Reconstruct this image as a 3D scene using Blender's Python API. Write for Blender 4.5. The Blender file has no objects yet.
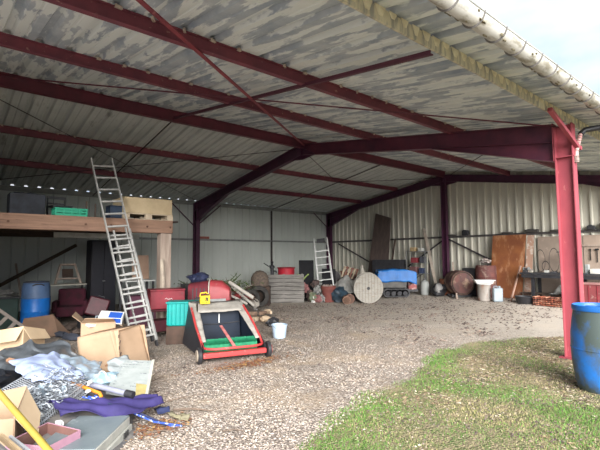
import bpy, math, random
import numpy as np
from mathutils import Vector, Matrix, Euler, noise
R = math.radians
C = bpy.context.scene.collection
rnd = random.Random(7)

# ------------------------------------------------------------------ helpers
class B:
    """collects shapes; build() links them as ONE mesh object"""
    def __init__(s): s.v = []; s.f = []
    def add(s, vs, fs, m=None):
        n = len(s.v)
        if m is not None: vs = [m @ Vector(v) for v in vs]
        s.v += [tuple(v) for v in vs]; s.f += [tuple(i + n for i in f) for f in fs]
        return s
    def box(s, c, d, r=(0, 0, 0), m=None):
        x, y, z = d[0] / 2, d[1] / 2, d[2] / 2
        vs = [(-x, -y, -z), (x, -y, -z), (x, y, -z), (-x, y, -z), (-x, -y, z), (x, -y, z), (x, y, z), (-x, y, z)]
        M = Matrix.Translation(c) @ Euler(r).to_matrix().to_4x4()
        if m is not None: M = m @ M
        return s.add(vs, [(0, 3, 2, 1), (4, 5, 6, 7), (0, 1, 5, 4), (1, 2, 6, 5), (2, 3, 7, 6), (3, 0, 4, 7)], M)
    def hexa(s, p):   # 8 corners: bottom ring 0-3, top ring 4-7
        return s.add(p, [(0, 3, 2, 1), (4, 5, 6, 7), (0, 1, 5, 4), (1, 2, 6, 5), (2, 3, 7, 6), (3, 0, 4, 7)])
    def slab(s, a, b, c, t):   # parallelogram a, a->b, a->c with thickness t along normal
        a, b, c = Vector(a), Vector(b), Vector(c)
        n = (b - a).cross(c - a).normalized() * t; d = b + c - a
        return s.hexa([a, b, d, c, a + n, b + n, d + n, c + n])
    def quad(s, pts, t):       # any planar-ish quad thickened
        p = [Vector(q) for q in pts]
        n = (p[1] - p[0]).cross(p[3] - p[0]).normalized() * t
        return s.hexa(p + [q + n for q in p])
    def bar(s, p0, p1, w, h, up=(0, 0, 1)):   # rectangular bar between two points
        p0, p1 = Vector(p0), Vector(p1); d = (p1 - p0).normalized(); u = Vector(up)
        if abs(d.dot(u)) > .99: u = Vector((0, 1, 0))
        x = d.cross(u).normalized() * w / 2; y = x.cross(d).normalized() * h / 2
        return s.hexa([p0 - x - y, p0 + x - y, p0 + x + y, p0 - x + y, p1 - x - y, p1 + x - y, p1 + x + y, p1 - x + y])
    def cyl(s, p0, p1, r0, r1=None, n=14, cap=True):
        r1 = r0 if r1 is None else r1
        p0, p1 = Vector(p0), Vector(p1); d = (p1 - p0).normalized()
        u = d.orthogonal().normalized(); w = d.cross(u)
        vs = []
        for p, r in ((p0, r0), (p1, r1)):
            for i in range(n):
                a = 2 * math.pi * i / n; vs.append(p + (u * math.cos(a) + w * math.sin(a)) * r)
        fs = [(i, (i + 1) % n, n + (i + 1) % n, n + i) for i in range(n)]
        if cap: fs += [tuple(range(n - 1, -1, -1)), tuple(range(n, 2 * n))]
        return s.add(vs, fs)
    def lathe(s, prof, c=(0, 0, 0), n=24, m=None, wob=0):
        vs = []; fs = []; c = Vector(c)
        for j, (r, z) in enumerate(prof):
            for i in range(n):
                a = 2 * math.pi * i / n
                k = 1 + wob * noise.noise(Vector((math.cos(a) * 2, math.sin(a) * 2, z * 4 + j * .1)))
                vs.append(c + Vector((r * k * math.cos(a), r * k * math.sin(a), z)))
        for j in range(len(prof) - 1):
            for i in range(n):
                fs.append((j * n + i, j * n + (i + 1) % n, (j + 1) * n + (i + 1) % n, (j + 1) * n + i))
        if prof[0][0] > 1e-4: fs.append(tuple(range(n - 1, -1, -1)))
        if prof[-1][0] > 1e-4: fs.append(tuple(range((len(prof) - 1) * n, len(prof) * n)))
        return s.add(vs, fs, m)
    def tube(s, pts, r, n=8):
        pts = [Vector(p) for p in pts]; vs = []; fs = []
        u = None
        for i, p in enumerate(pts):
            d = (pts[min(i + 1, len(pts) - 1)] - pts[max(i - 1, 0)]).normalized()
            if u is None: u = d.orthogonal().normalized()
            u = (u - d * u.dot(d)); u = u.normalized() if u.length > 1e-6 else d.orthogonal().normalized()
            w = d.cross(u); rr = r[i] if isinstance(r, (list, tuple)) else r
            for k in range(n):
                a = 2 * math.pi * k / n; vs.append(p + (u * math.cos(a) + w * math.sin(a)) * rr)
        for i in range(len(pts) - 1):
            for k in range(n): fs.append((i * n + k, i * n + (k + 1) % n, (i + 1) * n + (k + 1) % n, (i + 1) * n + k))
        fs += [tuple(range(n - 1, -1, -1)), tuple(range((len(pts) - 1) * n, len(pts) * n))]
        return s.add(vs, fs)
    def ring(s, c, r, t, axis=(0, 0, 1), n=28, k=8, sc=(1, 1)):
        q = Vector((0, 0, 1)).rotation_difference(Vector(axis)); vs = []; fs = []
        for i in range(n):
            a = 2 * math.pi * i / n; o = Vector((math.cos(a) * sc[0], math.sin(a) * sc[1], 0))
            for j in range(k):
                b = 2 * math.pi * j / k
                vs.append(Vector(c) + q @ (o * (r + t * math.cos(b)) + Vector((0, 0, t * math.sin(b)))))
        for i in range(n):
            for j in range(k):
                fs.append((i * k + j, ((i + 1) % n) * k + j, ((i + 1) % n) * k + (j + 1) % k, i * k + (j + 1) % k))
        return s.add(vs, fs)
    def prism(s, poly, ax, lo, hi):   # poly in the two other axes, extruded along axis ax
        n = len(poly)
        def P(a, b, t): return {'x': (t, a, b), 'y': (a, t, b), 'z': (a, b, t)}[ax]
        vs = [P(a, b, lo) for a, b in poly] + [P(a, b, hi) for a, b in poly]
        return s.add(vs, [(i, (i + 1) % n, n + (i + 1) % n, n + i) for i in range(n)] + [tuple(range(n - 1, -1, -1)), tuple(range(n, 2 * n))])
    def sheet(s, f, nu, nv):
        vs = [f(i / nu, j / nv) for i in range(nu + 1) for j in range(nv + 1)]
        k = nv + 1
        return s.add(vs, [(i * k + j, (i + 1) * k + j, (i + 1) * k + j + 1, i * k + j + 1) for i in range(nu) for j in range(nv)])
    def blob(s, c, d, amp=.15, fr=2.0, seed=0, sub=3, flat=None):
        import bmesh
        bm = bmesh.new(); bmesh.ops.create_icosphere(bm, subdivisions=sub, radius=1)
        vs = []
        for v in bm.verts:
            k = 1 + amp * noise.noise(v.co * fr + Vector((seed * 7.3, seed * 1.7, 0))) + amp * .5 * noise.noise(v.co * fr * 2.7 + Vector((0, seed, 3)))
            p = Vector((v.co.x * d[0], v.co.y * d[1], v.co.z * d[2])) * k
            if flat is not None and p.z < flat: p.z = flat
            vs.append(p + Vector(c))
        fs = [tuple(x.index for x in f.verts) for f in bm.faces]; bm.free()
        return s.add(vs, fs)
    def ibeam(s, p0, p1, h, w, up=(0, 0, 1), tf=.011, tw=.008):
        p0, p1 = Vector(p0), Vector(p1); d = (p1 - p0).normalized(); u = Vector(up)
        x = d.cross(u).normalized(); y = x.cross(d).normalized()
        o = [(-w/2, -h/2), (w/2, -h/2), (w/2, -h/2+tf), (tw/2, -h/2+tf), (tw/2, h/2-tf), (w/2, h/2-tf), (w/2, h/2), (-w/2, h/2), (-w/2, h/2-tf), (-tw/2, h/2-tf), (-tw/2, -h/2+tf), (-w/2, -h/2+tf)]
        n = 12; vs = [p + x * a + y * b for p in (p0, p1) for a, b in o]
        return s.add(vs, [(i, (i + 1) % n, n + (i + 1) % n, n + i) for i in range(n)] + [tuple(range(n - 1, -1, -1)), tuple(range(n, 2 * n))])
    def build(s, name, mat, parent=None, bev=0, smooth=35, loc=None, rot=None, solid=0, subs=0, sc=None):
        me = bpy.data.meshes.new(name); me.from_pydata(s.v, [], s.f)
        import bmesh
        bm = bmesh.new(); bm.from_mesh(me); bmesh.ops.recalc_face_normals(bm, faces=bm.faces); bm.to_mesh(me); bm.free()
        for p in me.polygons: p.use_smooth = bool(smooth)
        if smooth: me.set_sharp_from_angle(angle=R(smooth))
        me.materials.append(mat)
        o = bpy.data.objects.new(name, me); C.objects.link(o)
        if parent is not None: o.parent = parent
        if loc is not None: o.location = loc
        if rot is not None: o.rotation_euler = rot
        if sc is not None: o.scale = sc
        if solid: md = o.modifiers.new('solid', 'SOLIDIFY'); md.thickness = solid; md.offset = 0
        if bev: md = o.modifiers.new('bev', 'BEVEL'); md.width = bev; md.segments = 2; md.limit_method = 'ANGLE'; md.angle_limit = R(40)
        if subs: md = o.modifiers.new('sub', 'SUBSURF'); md.levels = subs; md.render_levels = subs
        return o

def tag(o, label, cat, group=None, kind=None):
    if label: o['label'] = label
    if cat: o['category'] = cat
    if group: o['group'] = group
    if kind: o['kind'] = kind
    return o
def thing(name, label, cat, loc=(0, 0, 0), rz=0, group=None, rot=None):
    o = bpy.data.objects.new(name, None); C.objects.link(o); o.empty_display_size = .1
    o.location = loc; o.rotation_euler = rot if rot else (0, 0, rz)
    return tag(o, label, cat, group)
def copy_tree(o, parent=None):
    c = o.copy(); C.objects.link(c); c.parent = parent
    for ch in list(o.children): copy_tree(ch, c)
    return c

# ------------------------------------------------------------------ materials
def mat(name, base, var=None, scale=5.0, lo=.35, hi=.65, rough=.8, metal=0.0, bump=.15, bscale=60.0, spot=None, sscale=12.0, sthr=.62, ssoft=.06, st=(1, 1, 1), sst=None, spec=.4, alpha=None, trans=0, detail=6):
    m = bpy.data.materials.new(name); m.use_nodes = True; nt = m.node_tree; N = nt.nodes; L = nt.links
    bs = N['Principled BSDF']; bs.inputs['Roughness'].default_value = rough; bs.inputs['Metallic'].default_value = metal
    bs.inputs['Specular IOR Level'].default_value = spec
    tc = N.new('ShaderNodeTexCoord'); mp = N.new('ShaderNodeMapping'); mp.inputs['Scale'].default_value = st
    L.new(tc.outputs['Object'], mp.inputs['Vector'])
    def nz(sc, det, vec):
        n = N.new('ShaderNodeTexNoise'); n.inputs['Scale'].default_value = sc; n.inputs['Detail'].default_value = det; n.inputs['Roughness'].default_value = .6
        L.new(vec, n.inputs['Vector']); return n
    def ramp(n, a, b):
        r = N.new('ShaderNodeMapRange'); r.inputs['From Min'].default_value = a; r.inputs['From Max'].default_value = b; L.new(n.outputs[0], r.inputs['Value']); return r
    def mix(fac, a, b):
        x = N.new('ShaderNodeMix'); x.data_type = 'RGBA'
        L.new(fac, x.inputs['Factor'])
        for v, k in ((a, 6), (b, 7)):
            if isinstance(v, tuple): x.inputs[k].default_value = v[:3] + (1,)
            else: L.new(v, x.inputs[k])
        return x.outputs[2]
    base = tuple(base); var = tuple(var) if var else tuple(min(1, c * .7) for c in base)
    col = mix(ramp(nz(scale, detail, mp.outputs[0]), lo, hi).outputs[0], base, var)
    if spot:
        v = mp.outputs[0]
        if sst: mp2 = N.new('ShaderNodeMapping'); mp2.inputs['Scale'].default_value = sst; L.new(tc.outputs['Object'], mp2.inputs['Vector']); v = mp2.outputs[0]
        col = mix(ramp(nz(sscale, 5, v), sthr - ssoft, sthr + ssoft).outputs[0], col, tuple(spot))
    L.new(col, bs.inputs['Base Color'])
    if bump:
        bn = nz(bscale, 4, tc.outputs['Object']); bp = N.new('ShaderNodeBump'); bp.inputs['Strength'].default_value = bump; bp.inputs['Distance'].default_value = .01
        L.new(bn.outputs[0], bp.inputs['Height']); L.new(bp.outputs[0], bs.inputs['Normal'])
    if trans: bs.inputs['Transmission Weight'].default_value = trans
    if alpha is not None: bs.inputs['Alpha'].default_value = alpha
    return m

red_steel = mat('red_oxide_paint', (.27, .045, .06), (.17, .03, .045), 3, rough=.55, spot=(.38, .16, .14), sscale=9, sthr=.68, bump=.08)
red_purlin = mat('red_oxide_purlin', (.20, .05, .07), (.13, .038, .058), 4, rough=.6, spot=(.42, .27, .22), sscale=14, sthr=.70, bump=.08)
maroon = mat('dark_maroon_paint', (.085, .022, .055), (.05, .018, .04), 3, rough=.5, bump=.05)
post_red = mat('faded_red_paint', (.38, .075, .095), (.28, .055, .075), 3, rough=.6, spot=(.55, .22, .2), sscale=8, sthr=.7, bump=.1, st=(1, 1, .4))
dark_rod = mat('dark_rod', (.03, .02, .03), rough=.6, bump=0)
roof_front_m = mat('flaking_roof_lining', (.30, .35, .41), (.46, .50, .53), 2.5, rough=.75, spot=(.66, .70, .69), sscale=2.0, sthr=.50, ssoft=.02, sst=(3.2, .62, 1), bump=.15, bscale=25)
roof_back_m = mat('roof_lining', (.66, .69, .68), (.56, .59, .59), 1.5, rough=.8, spot=(.35, .36, .36), sscale=2.0, sthr=.66, ssoft=.05, sst=(2.2, .5, 1), bump=.08)
cream_clad = mat('cream_cladding', (.60, .58, .50), (.50, .485, .42), 1.2, rough=.45, spot=(.42, .40, .32), sscale=3, sthr=.7, st=(1, 1, .3), bump=.03)
back_clad = mat('pale_cladding', (.54, .57, .54), (.47, .50, .47), 1.0, rough=.5, spot=(.40, .42, .38), sscale=2.5, sthr=.7, st=(1, 1, .3), bump=.03)
galv = mat('galvanised_steel', (.55, .56, .54), (.42, .43, .42), 6, rough=.45, metal=.3, bump=.05)
grey_steel = mat('grey_steel', (.28, .29, .29), (.2, .2, .2), 6, rough=.5, metal=.3, bump=.05)

# ------------------------------------------------------------------ the place, in metres: X runs along the barn, Y goes into it
YF, YB, YM, X0, X1, X2 = 2.30, 15.37, 8.83, .30, 7.55, 14.80
HE, HR = 3.78, 4.80
SL = (HR - HE) / (YM - YF)
def roofz(y): return HE + SL * (y - YF) if y <= YM else HE + SL * (YB - y)
def gz(x, y=0):
    t = min(1, max(0, (x - 12.0) / 2.6)); return .20 * t * t * (3 - 2 * t)

# ground ------------------------------------------------------------
GB = [(1.2, -3.0), (1.75, 1.2), (2.05, 2.45), (2.35, 2.85), (3.3, 3.2), (4.19, 3.38), (5.46, 3.8), (6.4, 4.05), (7.19, 4.1), (8.63, 3.68), (9.53, 3.25), (12, 2.6), (18, 1.8), (40, 1.0)]
def grass_edge(x):
    if x <= GB[0][0]: return -50
    for (a, b), (c, d) in zip(GB, GB[1:]):
        if x <= c: return b + (d - b) * (x - a) / (c - a)
    return 1.0
def grass_at(x, y):
    n = .16 * noise.noise(Vector((x * 2.2, y * 2.2, 0))) + .22 * noise.noise(Vector((x * .7, y * .7, 5)))
    return max(0, min(1, (grass_edge(x) + n - y) / .30 + .5))
def ground():
    xs = np.concatenate([np.linspace(-30, -1, 16), np.arange(-.9, 16.0, .12), np.linspace(16.2, 60, 22)])
    ys = np.concatenate([np.linspace(-30, -.5, 16), np.arange(-.4, 16.0, .12), np.linspace(16.3, 60, 20)])
    vs = [(x, y, gz(x) + .012 * noise.noise(Vector((x * 1.3, y * 1.3, 0)))) for x in xs for y in ys]
    k = len(ys); fs = [(i * k + j, (i + 1) * k + j, (i + 1) * k + j + 1, i * k + j + 1) for i in range(len(xs) - 1) for j in range(k - 1)]
    me = bpy.data.meshes.new('floor'); me.from_pydata(vs, [], fs)
    at = me.attributes.new('grass', 'FLOAT', 'POINT')
    at.data.foreach_set('value', [grass_at(v[0], v[1]) for v in vs])
    for p in me.polygons: p.use_smooth = True
    m = bpy.data.materials.new('gravel_and_turf'); m.use_nodes = True; N = m.node_tree.nodes; L = m.node_tree.links
    bs = N['Principled BSDF']; bs.inputs['Roughness'].default_value = .95; bs.inputs['Specular IOR Level'].default_value = .2
    tc = N.new('ShaderNodeTexCoord'); P = tc.outputs['Object']
    def nz(sc, det=5, rg=.6):
        n = N.new('ShaderNodeTexNoise'); n.inputs['Scale'].default_value = sc; n.inputs['Detail'].default_value = det; n.inputs['Roughness'].default_value = rg; L.new(P, n.inputs['Vector']); return n.outputs[0]
    def mr(v, a, b, c=0, d=1):
        r = N.new('ShaderNodeMapRange'); L.new(v, r.inputs['Value'])
        for k, q in zip(('From Min', 'From Max', 'To Min', 'To Max'), (a, b, c, d)): r.inputs[k].default_value = q
        return r.outputs[0]
    def mix(f, a, b, mode='MIX'):
        x = N.new('ShaderNodeMix'); x.data_type = 'RGBA'; x.blend_type = mode
        if isinstance(f, float): x.inputs[0].default_value = f
        else: L.new(f, x.inputs[0])
        for v, k in ((a, 6), (b, 7)):
            if isinstance(v, tuple): x.inputs[k].default_value = v + (1,)
            else: L.new(v, x.inputs[k])
        return x.outputs[2]
    vo = N.new('ShaderNodeTexVoronoi'); vo.inputs['Scale'].default_value = 44; L.new(P, vo.inputs['Vector'])
    sep = N.new('ShaderNodeSeparateColor'); L.new(vo.outputs['Color'], sep.inputs[0])
    stone = mix(sep.outputs[0], (.26, .215, .185), (.50, .43, .375))
    stone = mix(mr(sep.outputs[1], .80, .84), stone, (.15, .12, .10))
    stone = mix(mr(sep.outputs[2], .88, .9), stone, (.60, .55, .49))
    crack = mr(vo.outputs['Distance'], .5, .75)
    stone = mix(crack, stone, (.20, .16, .13))
    stone = mix(mr(nz(1.1), .50, .75, 0, .8), stone, (.52, .39, .26))          # tan worn earth
    stone = mix(mr(nz(3.0), .60, .72, 0, .6), stone, (.30, .24, .19))
    dust = mr(nz(.6, 4), .35, .7, 0, .3)
    stone = mix(dust, stone, (.46, .40, .35))
    # darker ground colour deep inside the barn
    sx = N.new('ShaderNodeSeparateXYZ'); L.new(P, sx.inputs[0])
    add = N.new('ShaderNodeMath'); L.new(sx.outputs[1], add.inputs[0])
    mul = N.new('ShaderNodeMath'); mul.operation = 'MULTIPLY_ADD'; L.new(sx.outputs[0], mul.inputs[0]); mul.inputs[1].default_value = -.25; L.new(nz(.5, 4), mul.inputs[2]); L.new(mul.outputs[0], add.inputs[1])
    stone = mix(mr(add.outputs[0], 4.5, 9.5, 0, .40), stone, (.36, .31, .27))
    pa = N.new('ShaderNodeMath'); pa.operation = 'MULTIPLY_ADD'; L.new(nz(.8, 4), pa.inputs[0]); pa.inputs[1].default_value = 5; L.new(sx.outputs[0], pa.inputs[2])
    stone = mix(mr(pa.outputs[0], 8.5, 12.5, 0, .75), stone, (.60, .54, .47))  # daylight from the open front painted in: ground paler towards the gable
    stone = mix(mr(nz(6, 6), .58, .66, 0, .5), stone, (.26, .22, .19))
    turf = mix(mr(nz(9), .4, .6), (.11, .14, .055), (.25, .20, .13))
    turf = mix(mr(nz(45), .5, .62), turf, (.36, .29, .19))
    turf = mix(mr(nz(1.6), .52, .66), turf, (.36, .29, .19))
    ga = N.new('ShaderNodeAttribute'); ga.attribute_name = 'grass'
    gm = N.new('ShaderNodeMath'); gm.operation = 'ADD'; L.new(ga.outputs['Fac'], gm.inputs[0]); L.new(mr(nz(18), .3, .7, -.35, .35), gm.inputs[1])
    col = mix(mr(gm.outputs[0], .35, .65), stone, turf)
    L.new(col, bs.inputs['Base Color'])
    bp = N.new('ShaderNodeBump'); bp.inputs['Strength'].default_value = .8; bp.inputs['Distance'].default_value = .02
    inv = mr(vo.outputs['Distance'], 0, .8, 1, 0); L.new(inv, bp.inputs['Height']); L.new(bp.outputs[0], bs.inputs['Normal'])
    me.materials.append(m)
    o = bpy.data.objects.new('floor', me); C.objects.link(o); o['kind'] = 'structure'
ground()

# roof sheets --------------------------------------------------------
PITCH = .353
def roof(y0, y1, m, off):
    b = B(); x = -.45
    prof = []
    while x < 15.2:
        prof += [(x, 0), (x + .095, 0), (x + .105, .010), (x + .125, .010), (x + .135, 0), (x + PITCH - .125, 0), (x + PITCH - .095, .050), (x + PITCH - .03, .050)]; x += PITCH
    ny = 6
    vs = [(px, y0 + (y1 - y0) * j / ny, (HE + SL * (y0 + (y1 - y0) * j / ny - YF) if off else HE + SL * (YB - (y0 + (y1 - y0) * j / ny))) + .02 + pz) for px, pz in prof for j in range(ny + 1)]
    k = ny + 1
    b.add(vs, [(i * k + j, (i + 1) * k + j, (i + 1) * k + j + 1, i * k + j + 1) for i in range(len(prof) - 1) for j in range(ny)])
    o = b.build('ceiling', m, smooth=0, solid=.002); o['kind'] = 'structure'; return o
roof(1.86, YM, roof_front_m, True)
roof(YM, YB + .07, roof_back_m, False)

# walls --------------------------------------------------------------
def wall_back():
    b = B(); x = -.45; k = 0; Y = YB + .02
    prof = []
    while x < 14.9:
        w = PITCH; prof += [(x, 0), (x + w - .05, 0), (x + w - .035, .03), (x + w - .012, .03)]; x += w
    vs = [(px, Y + pd, z) for px, pd in prof for z in (-.05, 3.80)]
    b.add(vs, [(2 * i, 2 * i + 2, 2 * i + 3, 2 * i + 1) for i in range(len(prof) - 1)])
    o = b.build('wall_back', back_clad, smooth=0, solid=.002); o['kind'] = 'structure'
def wall_right():
    b = B(); y = 15.40; prof = []; X = X2 + .03; P = .27
    while y > -2.2:
        prof += [(y, 0), (y - P + .075, 0), (y - P + .062, -.06), (y - P + .022, -.06), (y - P + .005, 0)]; y -= P
    vs = []
    for py, pd in prof:
        top = HE + SL * (py - YF) if py < YM else HE + SL * (YB - py)
        vs += [(X + pd, py, -.05), (X + pd, py, top + .02)]
    b.add(vs, [(2 * i, 2 * i + 2, 2 * i + 3, 2 * i + 1) for i in range(len(prof) - 1) if prof[i][0] > 1.9])
    o = b.build('wall_right', cream_clad, smooth=0, solid=.002); o['kind'] = 'structure'
wall_back(); wall_right()
def wall_left_sun_block():  # out-of-view wall added to block sun under the loft, leaving the pile lit
    b = B(); prof = []; y = 15.4; X = -.47
    while y > 6.4: prof += [(y, 0), (y - .2, 0), (y - .225, -.04), (y - .25, -.04)]; y -= .27
    vs = []
    for py, pd in prof: vs += [(X + pd, py, -.05), (X + pd, py, roofz(py) + .02)]
    b.add(vs, [(2 * i, 2 * i + 2, 2 * i + 3, 2 * i + 1) for i in range(len(prof) - 1)])
    o = b.build('wall_left_sun_block', cream_clad, smooth=0, solid=.002); o['kind'] = 'structure'
wall_left_sun_block()

# purlins ------------------------------------------------------------
def purlin(y, h, w, label, m=red_purlin, grp='red purlins under the roof sheets', name='purlin', xe=14.75):
    b = B(); z = roofz(y) - h / 2 + .012
    b.ibeam((-.42, y, z), (xe, y, z), h, w)
    o = b.build(name, m); tag(o, label, 'beam', grp); return o
pl = [(4.35, 'red steel purlin under the patchy front roof, nearest the gutter'),
      (6.39, 'red steel purlin on the patchy front roof, beside the ridge beam'),
      (11.06, 'dull red steel purlin on the rear roof, next below the ridge beam'),
      (13.1, 'dull red steel purlin on the rear roof, nearest the back wall')]
foam_m = mat('foam_filler', (.62, .56, .48), (.4, .3, .25), 20, rough=.9)
for y, lb in pl:
    p = purlin(y, .155, .08, lb)
    x = -.45
    while x < 14.6:
        if rnd.random() < .75:
            f = B(); f.box((x + PITCH - .04, y - .035, roofz(y) + .010), (.05 + rnd.random() * .03, .03, .03), (0, 0, rnd.random())); f.build('foam_filler', foam_m, p)
        x += PITCH
purlin(YM, .24, .12, 'thick dark red ridge beam running along the roof peak', maroon if False else mat('ridge_paint', (.15, .03, .05), (.09, .025, .04), 3, rough=.55, bump=.06), None, 'ridge_beam')
# cream stained eave beam at the front and a thin one at the back
def eave_front():
    b = B(); z1 = roofz(YF) + .0; h = .125
    b.box((7.15, YF, z1 - h / 2), (15.2, .006, h)); b.box((7.15, YF + .01, z1 - h), (15.2, .02, .006)); b.box((7.15, YF + .03, z1), (15.2, .065, .006)); b.box((7.15, YF + .02, z1 - h + .008), (15.2, .004, .015))
    m = mat('stained_galvanised', (.62, .58, .42), (.50, .44, .30), 3, rough=.6, bump=.1, spot=(.30, .29, .25), sscale=2.2, sthr=.52, ssoft=.07, sst=(6, 1, 1.0))
    o = b.build('eave_beam', m); tag(o, 'cream stained zinc eave beam running over the red post', 'beam')
    x = -.3; fm = mat('yellowed_foam', (.80, .75, .56), (.62, .55, .38), 12, rough=.9)
    while x < 14.6:
        t = B()
        w = .055 + .03 * rnd.random(); hh = .045 + .045 * rnd.random()
        t.add([(x - w, YF - .006, z1 + .015), (x + w, YF - .006, z1 + .015), (x + w * .35, YF - .006, z1 - hh), (x - w * .35, YF - .006, z1 - hh), (x - w, YF - .002, z1 + .015), (x + w, YF - .002, z1 + .015), (x + w * .35, YF - .002, z1 - hh), (x - w * .35, YF - .002, z1 - hh)],
              [(0, 3, 2, 1), (4, 5, 6, 7), (0, 1, 5, 4), (1, 2, 6, 5), (2, 3, 7, 6), (3, 0, 4, 7)])
        t.build('foam_tongue', fm, o); x += PITCH / 2
eave_front()
b = B(); b.box((7.15, YB - .05, HE - .09), (15.1, .05, .13)); b.box((7.15, YB - .02, HE - .02), (15.1, .1, .02))
tag(b.build('eave_beam', mat('pale_eave', (.30, .31, .29), rough=.6)), 'pale grey eave rail along the top of the back wall', 'beam')
# girts
b = B(); b.box((7.1, YB - .03, 2.28), (15.0, .04, .07)); b.box((7.1, YB - .055, 2.31), (15.0, .02, .012))
tag(b.build('wall_rail', grey_steel), 'grey horizontal rail at mid height of the back wall', 'rail')
b = B(); b.box((X2 - .03, 8.6, 2.28), (.05, 13.4, .06)); b.box((X2 - .07, 8.6, 2.315), (.1, 13.4, .012))
tag(b.build('wall_rail', mat('dark_rail', (.11, .10, .10), rough=.6)), 'dark horizontal rail at mid height of the ribbed gable wall', 'rail')

# columns and rafters --------------------------------------------------
def column(x, yc, h, d, w, m, label, name='steel_column', z0=0, plate=True):
    t = thing(name, label, 'column', (x, yc, z0))
    b = B(); b.ibeam((0, 0, 0), (0, 0, h), d, w, up=(0, 1, 0), tf=.014, tw=.010); b.build('shaft', m, t)
    if plate:
        q = B(); q.box((0, 0, .012), (w + .12, d + .12, .024)); q.build('base_plate', m, t)
    return t
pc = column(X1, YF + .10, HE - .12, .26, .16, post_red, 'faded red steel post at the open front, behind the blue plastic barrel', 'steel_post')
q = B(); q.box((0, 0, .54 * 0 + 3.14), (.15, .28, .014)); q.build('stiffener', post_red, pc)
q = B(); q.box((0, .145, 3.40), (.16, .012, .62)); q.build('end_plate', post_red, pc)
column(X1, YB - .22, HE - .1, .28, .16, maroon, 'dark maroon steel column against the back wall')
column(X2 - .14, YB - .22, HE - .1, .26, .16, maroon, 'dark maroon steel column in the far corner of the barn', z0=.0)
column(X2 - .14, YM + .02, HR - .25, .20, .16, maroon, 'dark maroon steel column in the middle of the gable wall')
b = B(); b.box((11.27, YB - .03, 1.9), (.07, .05, 3.75)); tag(b.build('wall_stud', mat('stud_dark', (.06, .05, .05))), 'thin dark stud on the back wall behind the grey plank panel', 'post')

def rafter(x, ya, yb, label, d=.30, w=.15, haunch=None, m=maroon, name='rafter'):
    t = thing(name, label, 'beam', (x, ya, 0))
    b = B(); za, zb = roofz(ya) - .155 - d / 2, roofz(yb) - .155 - d / 2
    b.ibeam((0, 0, za + .035), (0, yb - ya, zb + .035), d, w); b.build('girder', m, t, smooth=0)
    if haunch:
        yo, yi, dep = haunch     # outer y, inner y, extra depth at outer end
        zo, zi = roofz(yo) - d - .12, roofz(yi) - d - .12
        q = B(); q.prism([(yo - ya, zo), (yo - ya, zo - dep), (yi - ya, zi)], 'x', -.005, .005)
        q.hexa([(-w/2, yo - ya, zo - dep - .012), (w/2, yo - ya, zo - dep - .012), (w/2, yi - ya, zi - .012), (-w/2, yi - ya, zi - .012), (-w/2, yo - ya, zo - dep), (w/2, yo - ya, zo - dep), (w/2, yi - ya, zi), (-w/2, yi - ya, zi)])
        q.build('haunch', m, t, smooth=0)
    return t
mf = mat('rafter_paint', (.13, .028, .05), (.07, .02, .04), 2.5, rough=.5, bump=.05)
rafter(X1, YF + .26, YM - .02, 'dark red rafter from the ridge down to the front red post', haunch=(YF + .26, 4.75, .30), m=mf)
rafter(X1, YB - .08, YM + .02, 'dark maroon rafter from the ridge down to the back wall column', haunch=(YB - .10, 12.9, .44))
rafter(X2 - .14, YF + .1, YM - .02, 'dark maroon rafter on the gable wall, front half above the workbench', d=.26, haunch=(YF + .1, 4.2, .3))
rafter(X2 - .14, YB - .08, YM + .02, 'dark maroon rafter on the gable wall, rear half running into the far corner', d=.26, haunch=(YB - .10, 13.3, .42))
# knee plates at ridge
for x in (X1, X2 - .14):
    b = B(); b.prism([(YM - .55, roofz(YM - .55) - .40), (YM, HR - .55), (YM + .55, roofz(YM + .55) - .40), (YM, HR - .22)], 'x', x - .012, x + .012)
    b.box((x, YM, HR - .34), (.15, .02, .36))
    tag(b.build('ridge_plate', maroon), 'dark bolted plate joining the rafters at the ridge, ' + ('middle frame' if x < 10 else 'gable frame'), 'plate')

# bracing --------------------------------------------------------------
def brace(pts, r, m, label, name='brace_rod', flat=False):
    b = B()
    P = [(x, y, roofz(y) - o) for x, y, o in pts]
    if flat: 
        for a, c in zip(P, P[1:]): b.bar(a, c, .05, .012); b.bar((a[0] - .02, a[1], a[2] + .02), (c[0] - .02, c[1], c[2] + .02), .008, .04)
    else: b.tube(P, r, 6)
    tag(b.build(name, m), label, 'brace')
brace([(7.45, 8.65, .17), (.3, 2.83, .17)], 0, red_steel, 'flat red diagonal brace crossing the front roof down from the ridge joint', 'diagonal_brace', True)
brace([(X1, 2.42, .17), (.3, 8.57, .17)], .012, mat('rod_red', (.13, .03, .05), rough=.6, bump=0), 'thin dark red tie rod crossing the front roof towards the post top')
brace([(3.72, YF + .03, .16), (3.84, YM, .16)], 0, mat('strut_red', (.10, .025, .045), rough=.6, bump=0), 'dark straight strut crossing the front roof midway between the frames', 'roof_strut', True)
brace([(3.84, YM, .16), (3.84, YB - .1, .13)], .016, dark_rod, 'dark straight strut crossing the rear roof above the ladder', 'roof_strut')
brace([(.3, 9.14, .16), (7.5, 14.9, .15)], .009, dark_rod, 'thin black tie rod on the rear roof, ending at the back wall column')
brace([(7.45, 9.18, .16), (.8, 14.65, .16)], .009, dark_rod, 'thin black tie rod on the rear roof, running from the ridge joint over the ladder')
brace([(7.65, 8.98, .18), (11.1, 11.02, .17)], .011, dark_rod, 'short dark tie rod from the ridge joint towards the gable')
brace([(11.1, 8.85, .16), (11.15, 15.1, .15)], .015, dark_rod, 'dark strut crossing the rear roof near the gable wall', 'roof_strut')
brace([(11.1, 11.0, .17), (14.6, 9.1, .18)], .009, dark_rod, 'thin black tie rod on the rear roof, ending at the gable ridge joint')
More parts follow.
